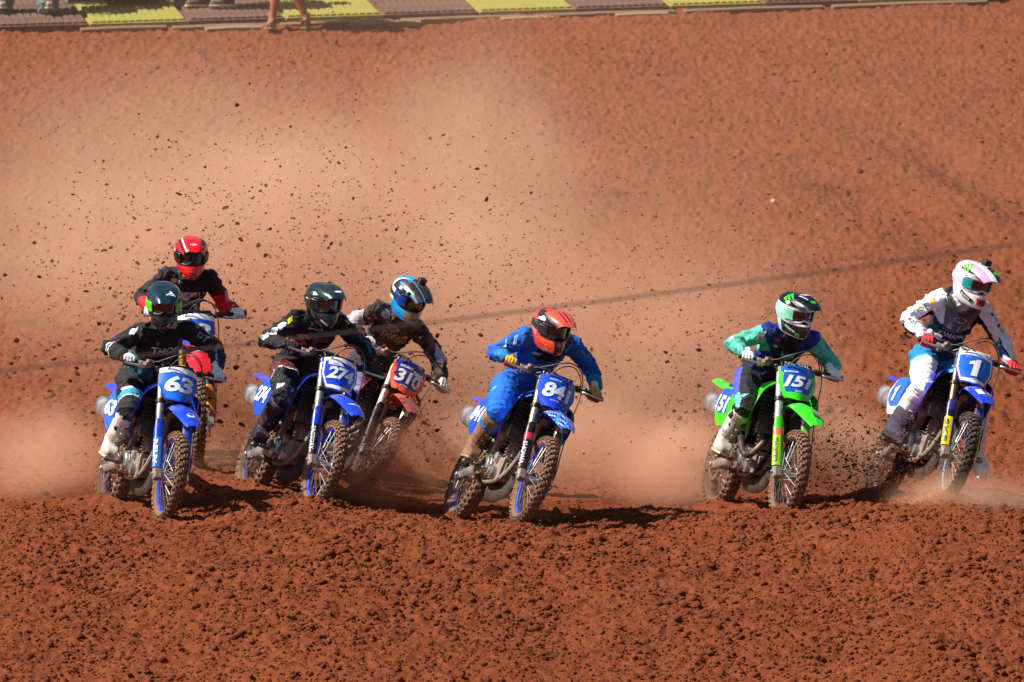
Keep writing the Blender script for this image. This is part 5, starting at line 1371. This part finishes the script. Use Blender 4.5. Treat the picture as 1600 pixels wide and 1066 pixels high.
# ---------------------------------------------------------------- slatted mats and bystanders at the top of the hill
def hill_frame(x, y):
    e = .4
    n = Vector((-(gz0(x + e, y) - gz0(x - e, y)) / (2 * e), -(gz0(x, y + e) - gz0(x, y - e)) / (2 * e), 1)).normalized()
    return n
def gz0(x, y): return float(hill_z(np.array([float(x)]), np.array([float(y)]))[0])
MW, ML, NS = 1.03, 1.50, 13
M_MAT = {'y': mk('yellow_green_mat', (.27, .265, .028), .75, 0, .45, dirtcol=(.28, .17, .07)), 'd': mk('dark_mat', (.055, .036, .030), .8, 0, .55, dirtcol=(.20, .09, .05))}
M_GAP = mk('mat_gap', (.035, .022, .016), .9)
slat = MB(); sw = MW / NS
slat.rings([[Vector((x, yy, z)) for x, z in ((-sw * .40, 0), (sw * .40, 0), (sw * .40, .042), (sw * .36, .048), (-sw * .36, .048), (-sw * .40, .042))] for yy in (-ML / 2, ML / 2)])
slat_mesh = {}
for k_ in 'yd':
    o = slat.build('mat_slat', M_MAT[k_], None, 30); slat_mesh[k_] = o.data; bpy.data.objects.remove(o)
ANG = R(11.5); mx_ = Vector((math.cos(ANG), math.sin(ANG), 0)); my_ = Vector((-math.sin(ANG), math.cos(ANG), 0))
MAT0 = Vector((-5.66, 22.58, 0))                   # near left corner of the first mat of the front row
kinds = 'dydydydydyd'
names = {'y': 'yellow-green', 'd': 'dark brown'}
PLACE = ['under the grey trousers, left end', 'under the blue jeans, second from the left end', 'under the dark trousered bystander', 'behind the bare legged walker', 'just right of the bare legged walker', 'left of the top middle of the picture', 'at the top middle of the picture', 'two right of the top middle', 'third from the right end', 'second from the right end', 'at its right end']
mats_all = []
def lay_mat(i, row, kind, label):
    c = MAT0 + mx_ * (1.085 * i + MW / 2) + my_ * (row * (ML + .14) + ML / 2)
    n = hill_frame(c.x, c.y); c.z = gz0(c.x, c.y) + .035
    ty = (my_ - n * my_.dot(n)).normalized(); tx = ty.cross(n)
    m = Matrix((tx, ty, n)).transposed().to_4x4(); m.translation = c
    rt = empty('floor_mat', m)
    tag(rt, label, 'mat', 'slatted floor mats laid in rows at the top of the hill')
    b = MB(); b.box((0, -ML / 2 - .02, -.01), (MW + .04, .05, .075)); b.box((0, ML / 2 + .02, -.01), (MW + .04, .05, .075))
    for s in (-1, 1): b.box((s * (MW / 2 + .005), 0, -.02), (.03, ML, .05))
    b.build('mat_frame', M_MAT[kind], rt, 40)
    b = MB(); b.box((0, 0, -.03), (MW, ML, .03)); b.build('mat_base', M_GAP, rt, 40)
    for k in range(NS):
        o = bpy.data.objects.new('mat_slat', slat_mesh[kind]); col.objects.link(o); o.parent = rt
        o.location = ((k + .5 - NS / 2) * sw, 0, 0)
    mats_all.append((rt, m)); return c, n
FRONT = []
for i in range(11): FRONT.append(lay_mat(i, 0, kinds[i], '%s slatted mat in the front row %s' % (names[kinds[i]], PLACE[i])))
ROW2 = ['behind the grey trouser leg', 'behind the blue jeans', 'behind the dark trousers', 'behind the walker with bare legs', 'right of the walker', 'past the walker', 'left of the top middle']
for i in range(5):
    kd = 'dddddyd'[i]
    lay_mat(i, 1, kd, '%s slatted mat in the second row %s' % (names[kd], ROW2[i]))
# worn battens lying along the near edge of the mats
M_BATT = mk('grey_batten', (.13, .085, .06), .85, 0, .6); M_BATT2 = mk('pale_batten', (.26, .19, .12), .85, 0, .6)
def batten(u0, u1, v, pale, label, w=.12):
    a = MAT0 + mx_ * u0 - my_ * v; b = MAT0 + mx_ * u1 - my_ * v
    a.z = gz0(a.x, a.y) + .02; b.z = gz0(b.x, b.y) + .02
    m = MB(); d = (b - a).normalized(); n = hill_frame(a.x, a.y); s = n.cross(d)
    m.rings([[p + s * (w * cx) + n * z for cx, z in ((-.5, -.04), (.5, -.04), (.5, .012), (-.5, .012))] for p in (a, a.lerp(b, .5) + n * .008, b)])
    o = m.build('batten', M_BATT2 if pale else M_BATT, None, 30, .008); tag(o, label, 'batten', 'battens along the near edge of the mats')
bl = [(.95, 1.9, .10, 0, 'grey wooden batten in front of the second yellow-green mat'), (1.95, 3.05, .16, 0, 'brown batten running in front of the dark trousered bystander'), (2.3, 2.95, .28, 1, 'pale batten lying left of the bare legged walker'), (3.15, 4.4, .16, 0, 'grey batten at the heels of the bare legged walker'), (3.9, 4.7, .27, 1, 'pale batten lying right of the bare legged walker'), (4.5, 5.9, .14, 0, 'grey batten left of the top middle of the picture'), (5.6, 6.2, .25, 1, 'short pale batten near the top middle'), (6.0, 7.6, .13, 0, 'grey batten along the mats right of the top middle'), (6.9, 7.5, .24, 1, 'short pale batten right of the top middle'), (7.7, 9.3, .13, 0, 'grey batten along the mats towards the right'), (9.4, 11.2, .13, 0, 'grey batten at the right end of the mats')]
for q in bl: batten(*q)
# the dark crate standing on the second mat
def on_mats(px_u, v):
    p = MAT0 + mx_ * px_u + my_ * v; p.z = gz0(p.x, p.y) + .097; return p
p = on_mats(1.68, .98)
cr = MB(); rz = Matrix.Rotation(ANG, 3, 'Z')
M_CR = mk('brown_crate', (.085, .045, .032), .85, 0, .45)
crt = empty('crate', Matrix.Translation(p) @ Matrix.Rotation(ANG, 4, 'Z')); tag(crt, 'low dark brown crate standing on the yellow-green mat behind the blue jeans', 'crate')
cr = MB(); cr.box((0, 0, .09), (.60, .34, .16)); cr.build('crate_body', M_CR, crt, 40, .008)
for s in (-1, 1):
    cr = MB(); cr.box((0, s * .18, .165), (.66, .03, .03)); cr.build('crate_rim', M_BATT, crt, 40, .004)
# bystanders: whole figures, only their legs reach into the picture
def bystander(p, face, legs, S):
    """p: ground between the feet; face: heading (deg from +x); legs: [(forward, side, lift, toe turn)]"""
    hd = Matrix.Rotation(R(face), 3, 'Z'); F3 = hd @ Vector((1, 0, 0)); L3 = hd @ Vector((0, 1, 0)); U3 = Vector((0, 0, 1))
    hip = Vector((0, 0, .93)); neck = Vector((0, 0, 1.46)); head = Vector((.03 * F3.x, .03 * F3.y, 1.64))
    b = MB()
    def torso(k, g): k.rings([ring(hip - U3 * .10, L3, F3, .13 + g, .10 + g), ring(hip, L3, F3, .17 + g, .12 + g), ring(hip + U3 * .16, L3, F3, .15 + g, .105 + g), ring(hip + U3 * .36, L3, F3, .175 + g, .115 + g), ring(neck - U3 * .07, L3, F3, .165 + g, .09 + g), ring(neck, L3, F3, .07, .065)])
    torso(b, -.015)
    J = []
    for s, (fw, sd, lift, turn) in zip((1, -1), legs):
        hj = hip + L3 * (s * .09) - U3 * .03; an = F3 * fw + L3 * (s * .09 + sd) + U3 * (.085 + lift)
        kn, an = ik(hj, an, .42, .415, hj + F3 * 1.0 - U3 * .4)
        J.append((s, hj, kn, an, turn))
        capsule(b, [hj, hj.lerp(kn, .5), kn, kn.lerp(an, .3), kn.lerp(an, .65), an], [.086, .076, .058, .060, .048, .037])
        td = (Matrix.Rotation(R(turn), 3, 'Z') @ F3)
        capsule(b, [an - U3 * .04 - td * .03, an - U3 * .055 + td * .08, an - U3 * .066 + td * .14], [.034, .030, .02])
        sh = neck - U3 * .07 + L3 * (s * .17); el = sh - U3 * .27 + L3 * (s * .06) + F3 * .03; wr = el - U3 * .22 + F3 * .10
        capsule(b, [neck - U3 * .08 + L3 * (s * .1), sh, el, wr], [.06, .055, .042, .028]); capsule(b, [wr, wr - U3 * .09 + F3 * .02], [.03, .024])
        for q in range(4): capsule(b, [wr - U3 * .08 + F3 * (.026 * (q - 1.5)), wr - U3 * (.155 + .012 * (q in (1, 2))) + F3 * (.024 * (q - 1.5) + .02)], [.010, .008])
        capsule(b, [wr - U3 * .03 + F3 * .03, wr - U3 * .085 + F3 * .055], [.011, .009])
    capsule(b, [neck - U3 * .03, head - U3 * .08], [.06, .055])
    b.ball(head + U3 * .02, (.095, .078, .115), 18); b.ball(head + F3 * .05 - U3 * .05, (.045, .045, .05), 12); b.ball(head + F3 * .102 - U3 * .01, (.018, .015, .022), 8)
    me = remeshed(b, .011, 3); set_regions(me, [mk('skin', srgb(S['skin']), .55, 0, .1)], np.zeros(len(me.polygons)))
    o = link_mesh('person', me, None, 180); o.location = p; tag(o, S['label'], 'person', 'bystanders at the top of the hill')
    h = MB(); h.ball(head + U3 * .045 - F3 * .012, (.103, .092, .105), 18); h.build('hair', mk('hair', (.03, .02, .012), .8), o, 180)
    t = MB(); torso(t, .008)
    for s in (1, -1):
        sh = neck - U3 * .07 + L3 * (s * .17); capsule(t, [neck - U3 * .08 + L3 * (s * .1), sh, sh - U3 * .18 + L3 * (s * .05)], [.075, .07, .066])
    tm = remeshed(t, .013, 4); wrinkle(tm, .008, 5); set_regions(tm, [cloth('shirt_cloth', S['shirt'])], np.zeros(len(tm.polygons))); link_mesh('shirt', tm, o, 180)
    t = MB(); t.rings([ring(hip - U3 * .12, L3, F3, .13, .10), ring(hip - U3 * .04, L3, F3, .178, .130), ring(hip + U3 * .10, L3, F3, .160, .115)])
    for s, hj, kn, an, turn in J:
        if S['short']: capsule(t, [hj, hj.lerp(kn, .5), hj.lerp(kn, .85)], [.105, .10, .095])
        else: capsule(t, [hj, hj.lerp(kn, .5), kn, kn.lerp(an, .5), an - U3 * S.get('drop', .0)], [.105, .098, .086, S.get('hem', .075) * .98, S.get('hem', .075)])
    tm = remeshed(t, .012, 4); wrinkle(tm, .010, 9, 10); set_regions(tm, [cloth('trouser_cloth', S['trousers'], .3)], np.zeros(len(tm.polygons))); link_mesh('shorts' if S['short'] else 'trousers', tm, o, 180)
    for s, hj, kn, an, turn in J:
        td = (Matrix.Rotation(R(turn), 3, 'Z') @ F3); sd = U3.cross(td)
        t = MB()
        def fr(x, w, h): return [an + td * x + sd * (w * cx) + U3 * (-.085 + h * cz) for cx, cz in ((-1, 0), (1, 0), (1, .5), (.55, 1), (-.55, 1), (-1, .5))]
        t.rings([fr(-.075, .028, .07), fr(-.05, .040, .11), fr(.02, .044, .105), fr(.09, .048, .075), fr(.16, .046, .055), fr(.195, .030, .04)])
        if S['short']: t.rings([ring(an - U3 * .02, td, sd, .052, .046), ring(an + U3 * .04, td, sd, .046, .042)])
        sm = remeshed(t, .008, 3); set_regions(sm, [mk('shoe_leather', srgb(S['shoe']), .7, 0, .5)], np.zeros(len(sm.polygons))); sho = link_mesh('shoe', sm, o, 180)
        t = MB(); t.rings([[an + td * x + sd * (w * cx) + U3 * z for cx, z in ((-1, -.085), (1, -.085), (1, -.105), (-1, -.105))] for x, w in ((-.08, .03), (-.05, .044), (.02, .044), (.10, .051), (.17, .048), (.205, .03))]); t.build('shoe_sole', mk('pale_sole', srgb(S.get('sole', '#c8b8a0')), .7, 0, .4), sho, 40)
        if S['short']:
            t = MB(); t.rings([ring(an + U3 * .035, td, sd, .043, .041), ring(an + U3 * .055, td, sd, .046, .044), ring(an + U3 * .075, td, sd, .043, .041)]); t.build('sock', cloth('sock_cloth', S['sock']), o, 60)
    return o
def at_uv(u, v, lift=.097):
    p = MAT0 + mx_ * u + my_ * v; p.z = gz0(p.x, p.y) + lift + .02; return p
# u along the mats from their left end, v back from their near edge (metres)
bystander(at_uv(.43, .62), 0, [(-.27, -.05, 0, -80), (.27, .05, 0, -80)], dict(label='bystander in wide grey trousers at the top left corner, only legs in view', skin='#a5704f', shirt='#8a8f98', trousers='#6c7884', short=False, hem=.125, drop=.075, shoe='#7c7468'))
bystander(at_uv(1.20, .92), 185, [(.06, .02, 0, 0), (-.10, -.02, .0, 10)], dict(label='bystander in faded blue jeans stepping over the yellow-green mat', skin='#a5704f', shirt='#c8c4b8', trousers='#586a94', short=False, hem=.08, drop=.02, shoe='#586a94'))
bystander(at_uv(2.57, .56), 190, [(-.10, -.02, 0, 0), (.16, .02, 0, 12)], dict(label='bystander in dark brown trousers and brown shoes on the dark mat', skin='#8a5a3e', shirt='#4a3c38', trousers='#3c2c26', short=False, hem=.080, shoe='#5a4030', sole='#d8c8b0'))
bystander(at_uv(3.20, -.40, .0), 200, [(.20, -.06, .0, 60), (-.22, .06, .0, 62)], dict(label='bare legged walker in ankle boots on the soil in front of the mats', skin='#9a5a3c', shirt='#d8d0c4', trousers='#3a3c48', short=True, shoe='#8c5a40', sock='#c07a3c', sole='#b8a07c'))

# ---------------------------------------------------------------- the cable strung between posts across the near side
def cam_ray_pt(px, py, depth):
    """world point seen at a pixel of the 1600 x 1066 photograph, at a distance along the view"""
    a, b = (px - 800) / 9675, (533 - py) / 9675; pit = R(1.9219); c, s = math.cos(pit), math.sin(pit)
    return Vector((0, -45, 2.75)) + Vector((a, c + b * s, -s + b * c)) * depth
A = cam_ray_pt(0, 580, 20.5); Bp = cam_ray_pt(1600, 380, 20.5)
d_ = (Bp - A); PA = A - d_ * 3; PB = Bp + d_ * 3
N = 90; P = []
for i in range(N + 1):
    t = i / N; q = PA.lerp(PB, t); q.z -= .9 * 4 * t * (1 - t) - .882
    P.append(q)
m = MB(); m.tube(P, .0034, 8); o = m.build('cable', mk('cable_sheath', (.035, .028, .026), .7, 0, .2), None, 60)
tag(o, 'thin dark cable slung across the whole view in front of the riders', 'cable')
for q, side in ((P[0], 'left'), (P[-1], 'right')):
    m = MB(); g_ = gz(q.x, q.y)
    m.tube([(q.x, q.y + .04, g_ - .4), (q.x, q.y + .04, q.z + .12), (q.x, q.y + .04, q.z + .14)], [.045, .04, .02], 10)
    o = m.build('post', mk('post_wood', (.16, .10, .06), .85, 0, .3), None, 40); tag(o, 'wooden post carrying the %s end of the thin cable' % side, 'post', 'posts of the cable')

# ---------------------------------------------------------------- soil in the air
rng = random.Random(19)
# (centre of the spray, spread, how many, size range) in metres: thrown up behind the machines
SPRAY = [((-2.1, 5.0, 1.95), (.95, 1.4, .60), 330, (.006, .022)), ((-1.1, 5.0, 1.45), (1.0, 1.3, .55), 330, (.006, .021)), ((.2, 4.2, 1.4), (.75, 1.1, .55), 210, (.006, .018)),
         ((-3.3, 5.0, 1.2), (.7, 1.1, .45), 80, (.006, .015)), ((1.2, 3.8, .85), (.8, .9, .42), 200, (.006, .017)), ((2.1, 3.6, 1.3), (.7, .9, .5), 90, (.006, .015)), ((-.55, 2.6, .65), (.45, .8, .3), 130, (.006, .015)),
         ((2.66, 1.25, .22), (.26, .35, .16), 260, (.006, .022)), ((2.50, 1.5, .40), (.34, .4, .22), 200, (.006, .017)), ((3.0, .9, .25), (.22, .25, .12), 90, (.006, .016)), ((1.9, 2.6, .5), (.35, .5, .3), 80, (.006, .016)), ((-1.1, 1.9, .35), (.35, .5, .22), 110, (.006, .016)), ((3.4, 1.6, .35), (.25, .5, .15), 70, (.006, .015))]
flying = []
for c, sp, n, (r0, r1) in SPRAY:
    for k in range(int(n * 1.25)):
        q = Vector((rng.gauss(c[0], sp[0]), rng.gauss(c[1], sp[1]), rng.gauss(c[2], sp[2])))
        if q.z < gz0(q.x, q.y) + .10: continue
        if q.y < .9 and q.x < 2.3: continue
        r = (r0 + (r1 - r0) * rng.random() ** 4.0) * .76
        flying.append((q, r))
# fans flung back and up by each rear wheel
for key, n, v0, v1 in (('63', 210, 4.0, 7.6), ('274', 260, 4.2, 7.8), ('841', 230, 4.0, 7.2), ('310', 260, 4.5, 8.2), ('13', 170, 4.0, 7.2), ('151', 150, 3.2, 6.0), ('1', 130, 2.6, 4.6)):
    bx, by, bz, yw = POSES[key][:4]; hd_ = Vector((math.sin(R(yw)), -math.cos(R(yw)), 0)); src = Vector((bx, by, bz + .08)) - hd_ * .85
    for k in range(n):
        el = R(rng.gauss(56, 9)); az = rng.gauss(0, .20); v = rng.uniform(v0, v1); t = .06 + .78 * rng.random() ** .8
        back = Matrix.Rotation(az, 3, 'Z') @ (-hd_)
        q = src + back * (v * math.cos(el) * t) + Vector((0, 0, v * math.sin(el) * t - 4.9 * t * t)) + Vector((rng.gauss(0, .05), rng.gauss(0, .05), rng.gauss(0, .05)))
        if q.z < gz0(q.x, q.y) + .05: continue
        flying.append((q, (.005 + .015 * rng.random() ** 3.5)))
flying.sort(key=lambda a: -a[1] / (45 + a[0].y))
shapes = []
for s in range(10):
    V = lump(ICO2 if s < 3 else ICO1, 60 + s, .55); F = (ICO2 if s < 3 else ICO1)[1]
    mm = bpy.data.meshes.new('clod'); mm.from_pydata([tuple(v) for v in V], [], [tuple(int(i) for i in f) for f in F]); mm.materials.append(M_DAMP); shapes.append(mm)
for k, (q, r) in enumerate(flying[:300]):
    o = bpy.data.objects.new('flying_clod', shapes[k % 10]); col.objects.link(o)
    o.location = q; o.scale = (r * rng.uniform(.9, 1.7), r * rng.uniform(.7, 1.1), r * rng.uniform(.55, 1.0)); o.rotation_euler = (rng.uniform(-.5, .5), rng.uniform(-.7, .7), rng.uniform(0, 6))
    tag(o, 'dark lump of damp soil flying through the dust behind the riders', 'clod', 'lumps of soil thrown into the air')
rest = [(tuple(q), r, (rng.uniform(.9, 1.8), rng.uniform(.7, 1.1), rng.uniform(.5, 1.0))) for q, r in flying[300:]]
for k in range(8000):
    c, sp, n, _ = SPRAY[rng.choices(range(len(SPRAY)), [a[2] for a in SPRAY])[0]]
    q = Vector((rng.gauss(c[0], sp[0] * 1.15), rng.gauss(c[1], sp[1]), rng.gauss(c[2], sp[2] * 1.15)))
    if q.z < gz0(q.x, q.y) + .06 or (q.y < .9 and q.x < 2.3): continue
    rest.append((tuple(q), .0028 + .0062 * rng.random() ** 2, (1.3, 1, .8)))
o = scatter('flying_crumbs', M_DAMP, rest, ICO1); tag(o, 'small crumbs of soil thrown into the air behind the riders', None, kind='stuff')
# a pale scrap lying on the hill
q = Vector((2.49, 14.2, 0)); q.z = gz(q.x, q.y) + .01
m = MB(); C = [[(q.x + .020 * u + .006 * v, q.y + .015 * v, q.z + .008 * math.sin(u * 3 + v) + .015 * (v + 1)) for u in (-1, 0, 1)] for v in (-1, 0, 1)]
m.sheet(cr_grid(C, 6, 6), .002); o = m.build('paper_scrap', mk('scrap_paper', (.40, .29, .20), .8), None, 60); tag(o, 'small pale scrap of paper lying on the hillside at right', 'scrap')
# ---------------------------------------------------------------- dust
def dust(name, c, rad, dens, colr, scale, seed, label, contrast=.5, soft=1.3, floor=0.0):
    bm = bmesh.new(); bmesh.ops.create_icosphere(bm, subdivisions=3, radius=1.0)
    me = bpy.data.meshes.new(name); bm.to_mesh(me); bm.free()
    o = bpy.data.objects.new(name, me); col.objects.link(o)
    o.location = c; o.scale = rad
    m = bpy.data.materials.new('dust_air'); m.use_nodes = True
    nt = m.node_tree; N = nt.nodes; L = nt.links; N.remove(N['Principled BSDF'])
    v = N.new('ShaderNodeVolumePrincipled'); v.inputs['Color'].default_value = colr + (1,); v.inputs['Anisotropy'].default_value = -.15
    L.new(v.outputs[0], N['Material Output'].inputs['Volume'])
    tc = N.new('ShaderNodeTexCoord')
    ln = N.new('ShaderNodeVectorMath'); ln.operation = 'LENGTH'; L.new(tc.outputs['Object'], ln.inputs[0])
    fo = N.new('ShaderNodeMapRange'); fo.interpolation_type = 'SMOOTHSTEP'; fo.inputs[1].default_value = 1.0; fo.inputs[2].default_value = 0.0; fo.inputs[3].default_value = 0; fo.inputs[4].default_value = 1
    L.new(ln.outputs['Value'], fo.inputs[0])
    pw = N.new('ShaderNodeMath'); pw.operation = 'POWER'; pw.inputs[1].default_value = soft; L.new(fo.outputs[0], pw.inputs[0])
    geo = N.new('ShaderNodeNewGeometry')
    mp = N.new('ShaderNodeVectorMath'); mp.operation = 'ADD'; mp.inputs[1].default_value = (seed * 3.7, seed * 1.3, seed * 2.1); L.new(geo.outputs['Position'], mp.inputs[0])
    nz = N.new('ShaderNodeTexNoise'); nz.inputs['Scale'].default_value = scale; nz.inputs['Detail'].default_value = 4; nz.inputs['Roughness'].default_value = .55
    L.new(mp.outputs[0], nz.inputs['Vector'])
    rm = N.new('ShaderNodeMapRange'); rm.inputs[1].default_value = .5 - .28 * (1 - contrast) - .02; rm.inputs[2].default_value = .5 + .28 * (1 - contrast) + .10; rm.inputs[3].default_value = floor; rm.inputs[4].default_value = 1
    L.new(nz.outputs['Fac'], rm.inputs[0])
    mu = N.new('ShaderNodeMath'); mu.operation = 'MULTIPLY'; L.new(pw.outputs[0], mu.inputs[0]); L.new(rm.outputs[0], mu.inputs[1])
    m2 = N.new('ShaderNodeMath'); m2.operation = 'MULTIPLY'; m2.inputs[1].default_value = dens; L.new(mu.outputs[0], m2.inputs[0])
    L.new(m2.outputs[0], v.inputs['Density'])
    me.materials.append(m)
    tag(o, label, None, kind='stuff')
    return o
DC = (.965, .67, .475); DR = (.975, .61, .41)
dust('dust_cloud', (-2.9, 8.0, 2.2), (3.0, 3.4, 1.65), .34, DC, 1.0, 1, 'broad pale cloud of dust over the hill at left', .40, 1.0, .30)
dust('dust_cloud', (-3.6, 6.5, 1.7), (1.7, 1.8, .95), .45, DC, 2.0, 12, 'denser billow of dust at the left edge', .6, 1.0, .2)
dust('dust_cloud', (-1.9, 7.0, 2.3), (1.2, 1.8, .80), .70, DC, 2.0, 13, 'denser billow of dust above the red helmet', .6, 1.0, .2)
dust('dust_cloud', (-.35, 7.2, 2.0), (1.35, 2.6, 2.1), .60, DC, 1.6, 2, 'tall pale column of dust over the middle of the hill', .6, 1.0, .2)
dust('dust_cloud', (-1.0, 6.0, 1.4), (4.6, 3.0, 2.1), .22, DR, .5, 3, 'thin veil of dust behind all the riders', .0, .9, .45)
dust('dust_cloud', (1.0, 4.4, 1.1), (2.1, 1.9, 1.3), .60, DR, 1.4, 4, 'dust drifting behind the green machine', .4, 1.0, .15)
dust('dust_cloud', (1.28, 2.3, .22), (.70, .75, .50), 4.4, DR, 2.2, 5, 'bright puff of dust at the rear wheel of the green machine', .35, 1.0, .1)
dust('dust_cloud', (-.95, 1.75, .22), (.60, .55, .44), 6.5, (.78, .38, .21), 2.0, 6, 'thick shaded dust between the orange and the middle blue machine', .25, .9, .15)  # darker colour than DR: the shadow across this dust is painted in
dust('dust_cloud', (3.35, .15, .02), (.75, .40, .36), 7.0, DR, 2.0, 7, 'low dust around the front wheel of the machine at right', .2, .9, .2)
dust('dust_cloud', (-3.6, 2.3, .28), (.75, .9, .55), 2.2, DR, 1.5, 8, 'low dust trailing behind the machine at left', .25, 1.0, .15)
dust('dust_cloud', (.55, 3.0, .35), (.7, .9, .55), 1.5, DR, 1.6, 9, 'thin dust behind the middle machine', .3, 1.0, .1)
dust('dust_cloud', (-2.2, 3.0, .25), (.8, .6, .5), 2.4, DR, 1.7, 10, 'dust around the wheels of the red machine', .25, 1.0, .15)
dust('dust_cloud', (2.55, 1.75, .30), (.62, .65, .46), 4.2, DR, 1.9, 11, 'brown dust and dirt at the rear wheel of the machine at right', .25, 1.0, .15)
dust('dust_cloud', (0, 12.5, 2.6), (9.0, 7.5, 3.0), .018, DC, .4, 14, 'thin haze of dust hanging over the whole hill', .0, .6, .6)
dust('dust_cloud', (-.2, 2.2, .35), (.8, .8, .6), 1.6, DR, 1.9, 15, 'dust billowing off the rear wheel of the middle machine', .4, 1.0, .1)
dust('dust_cloud', (2.1, 2.4, .6), (1.0, .8, .7), .9, DR, 1.6, 16, 'brown dust between the green machine and the one at right', .4, 1.0, .1)
dust('dust_cloud', (.75, 2.7, .45), (1.0, .8, .72), 1.3, DR, 1.8, 17, 'tan dust rolling between the middle machine and the green one', .45, 1.0, .1)
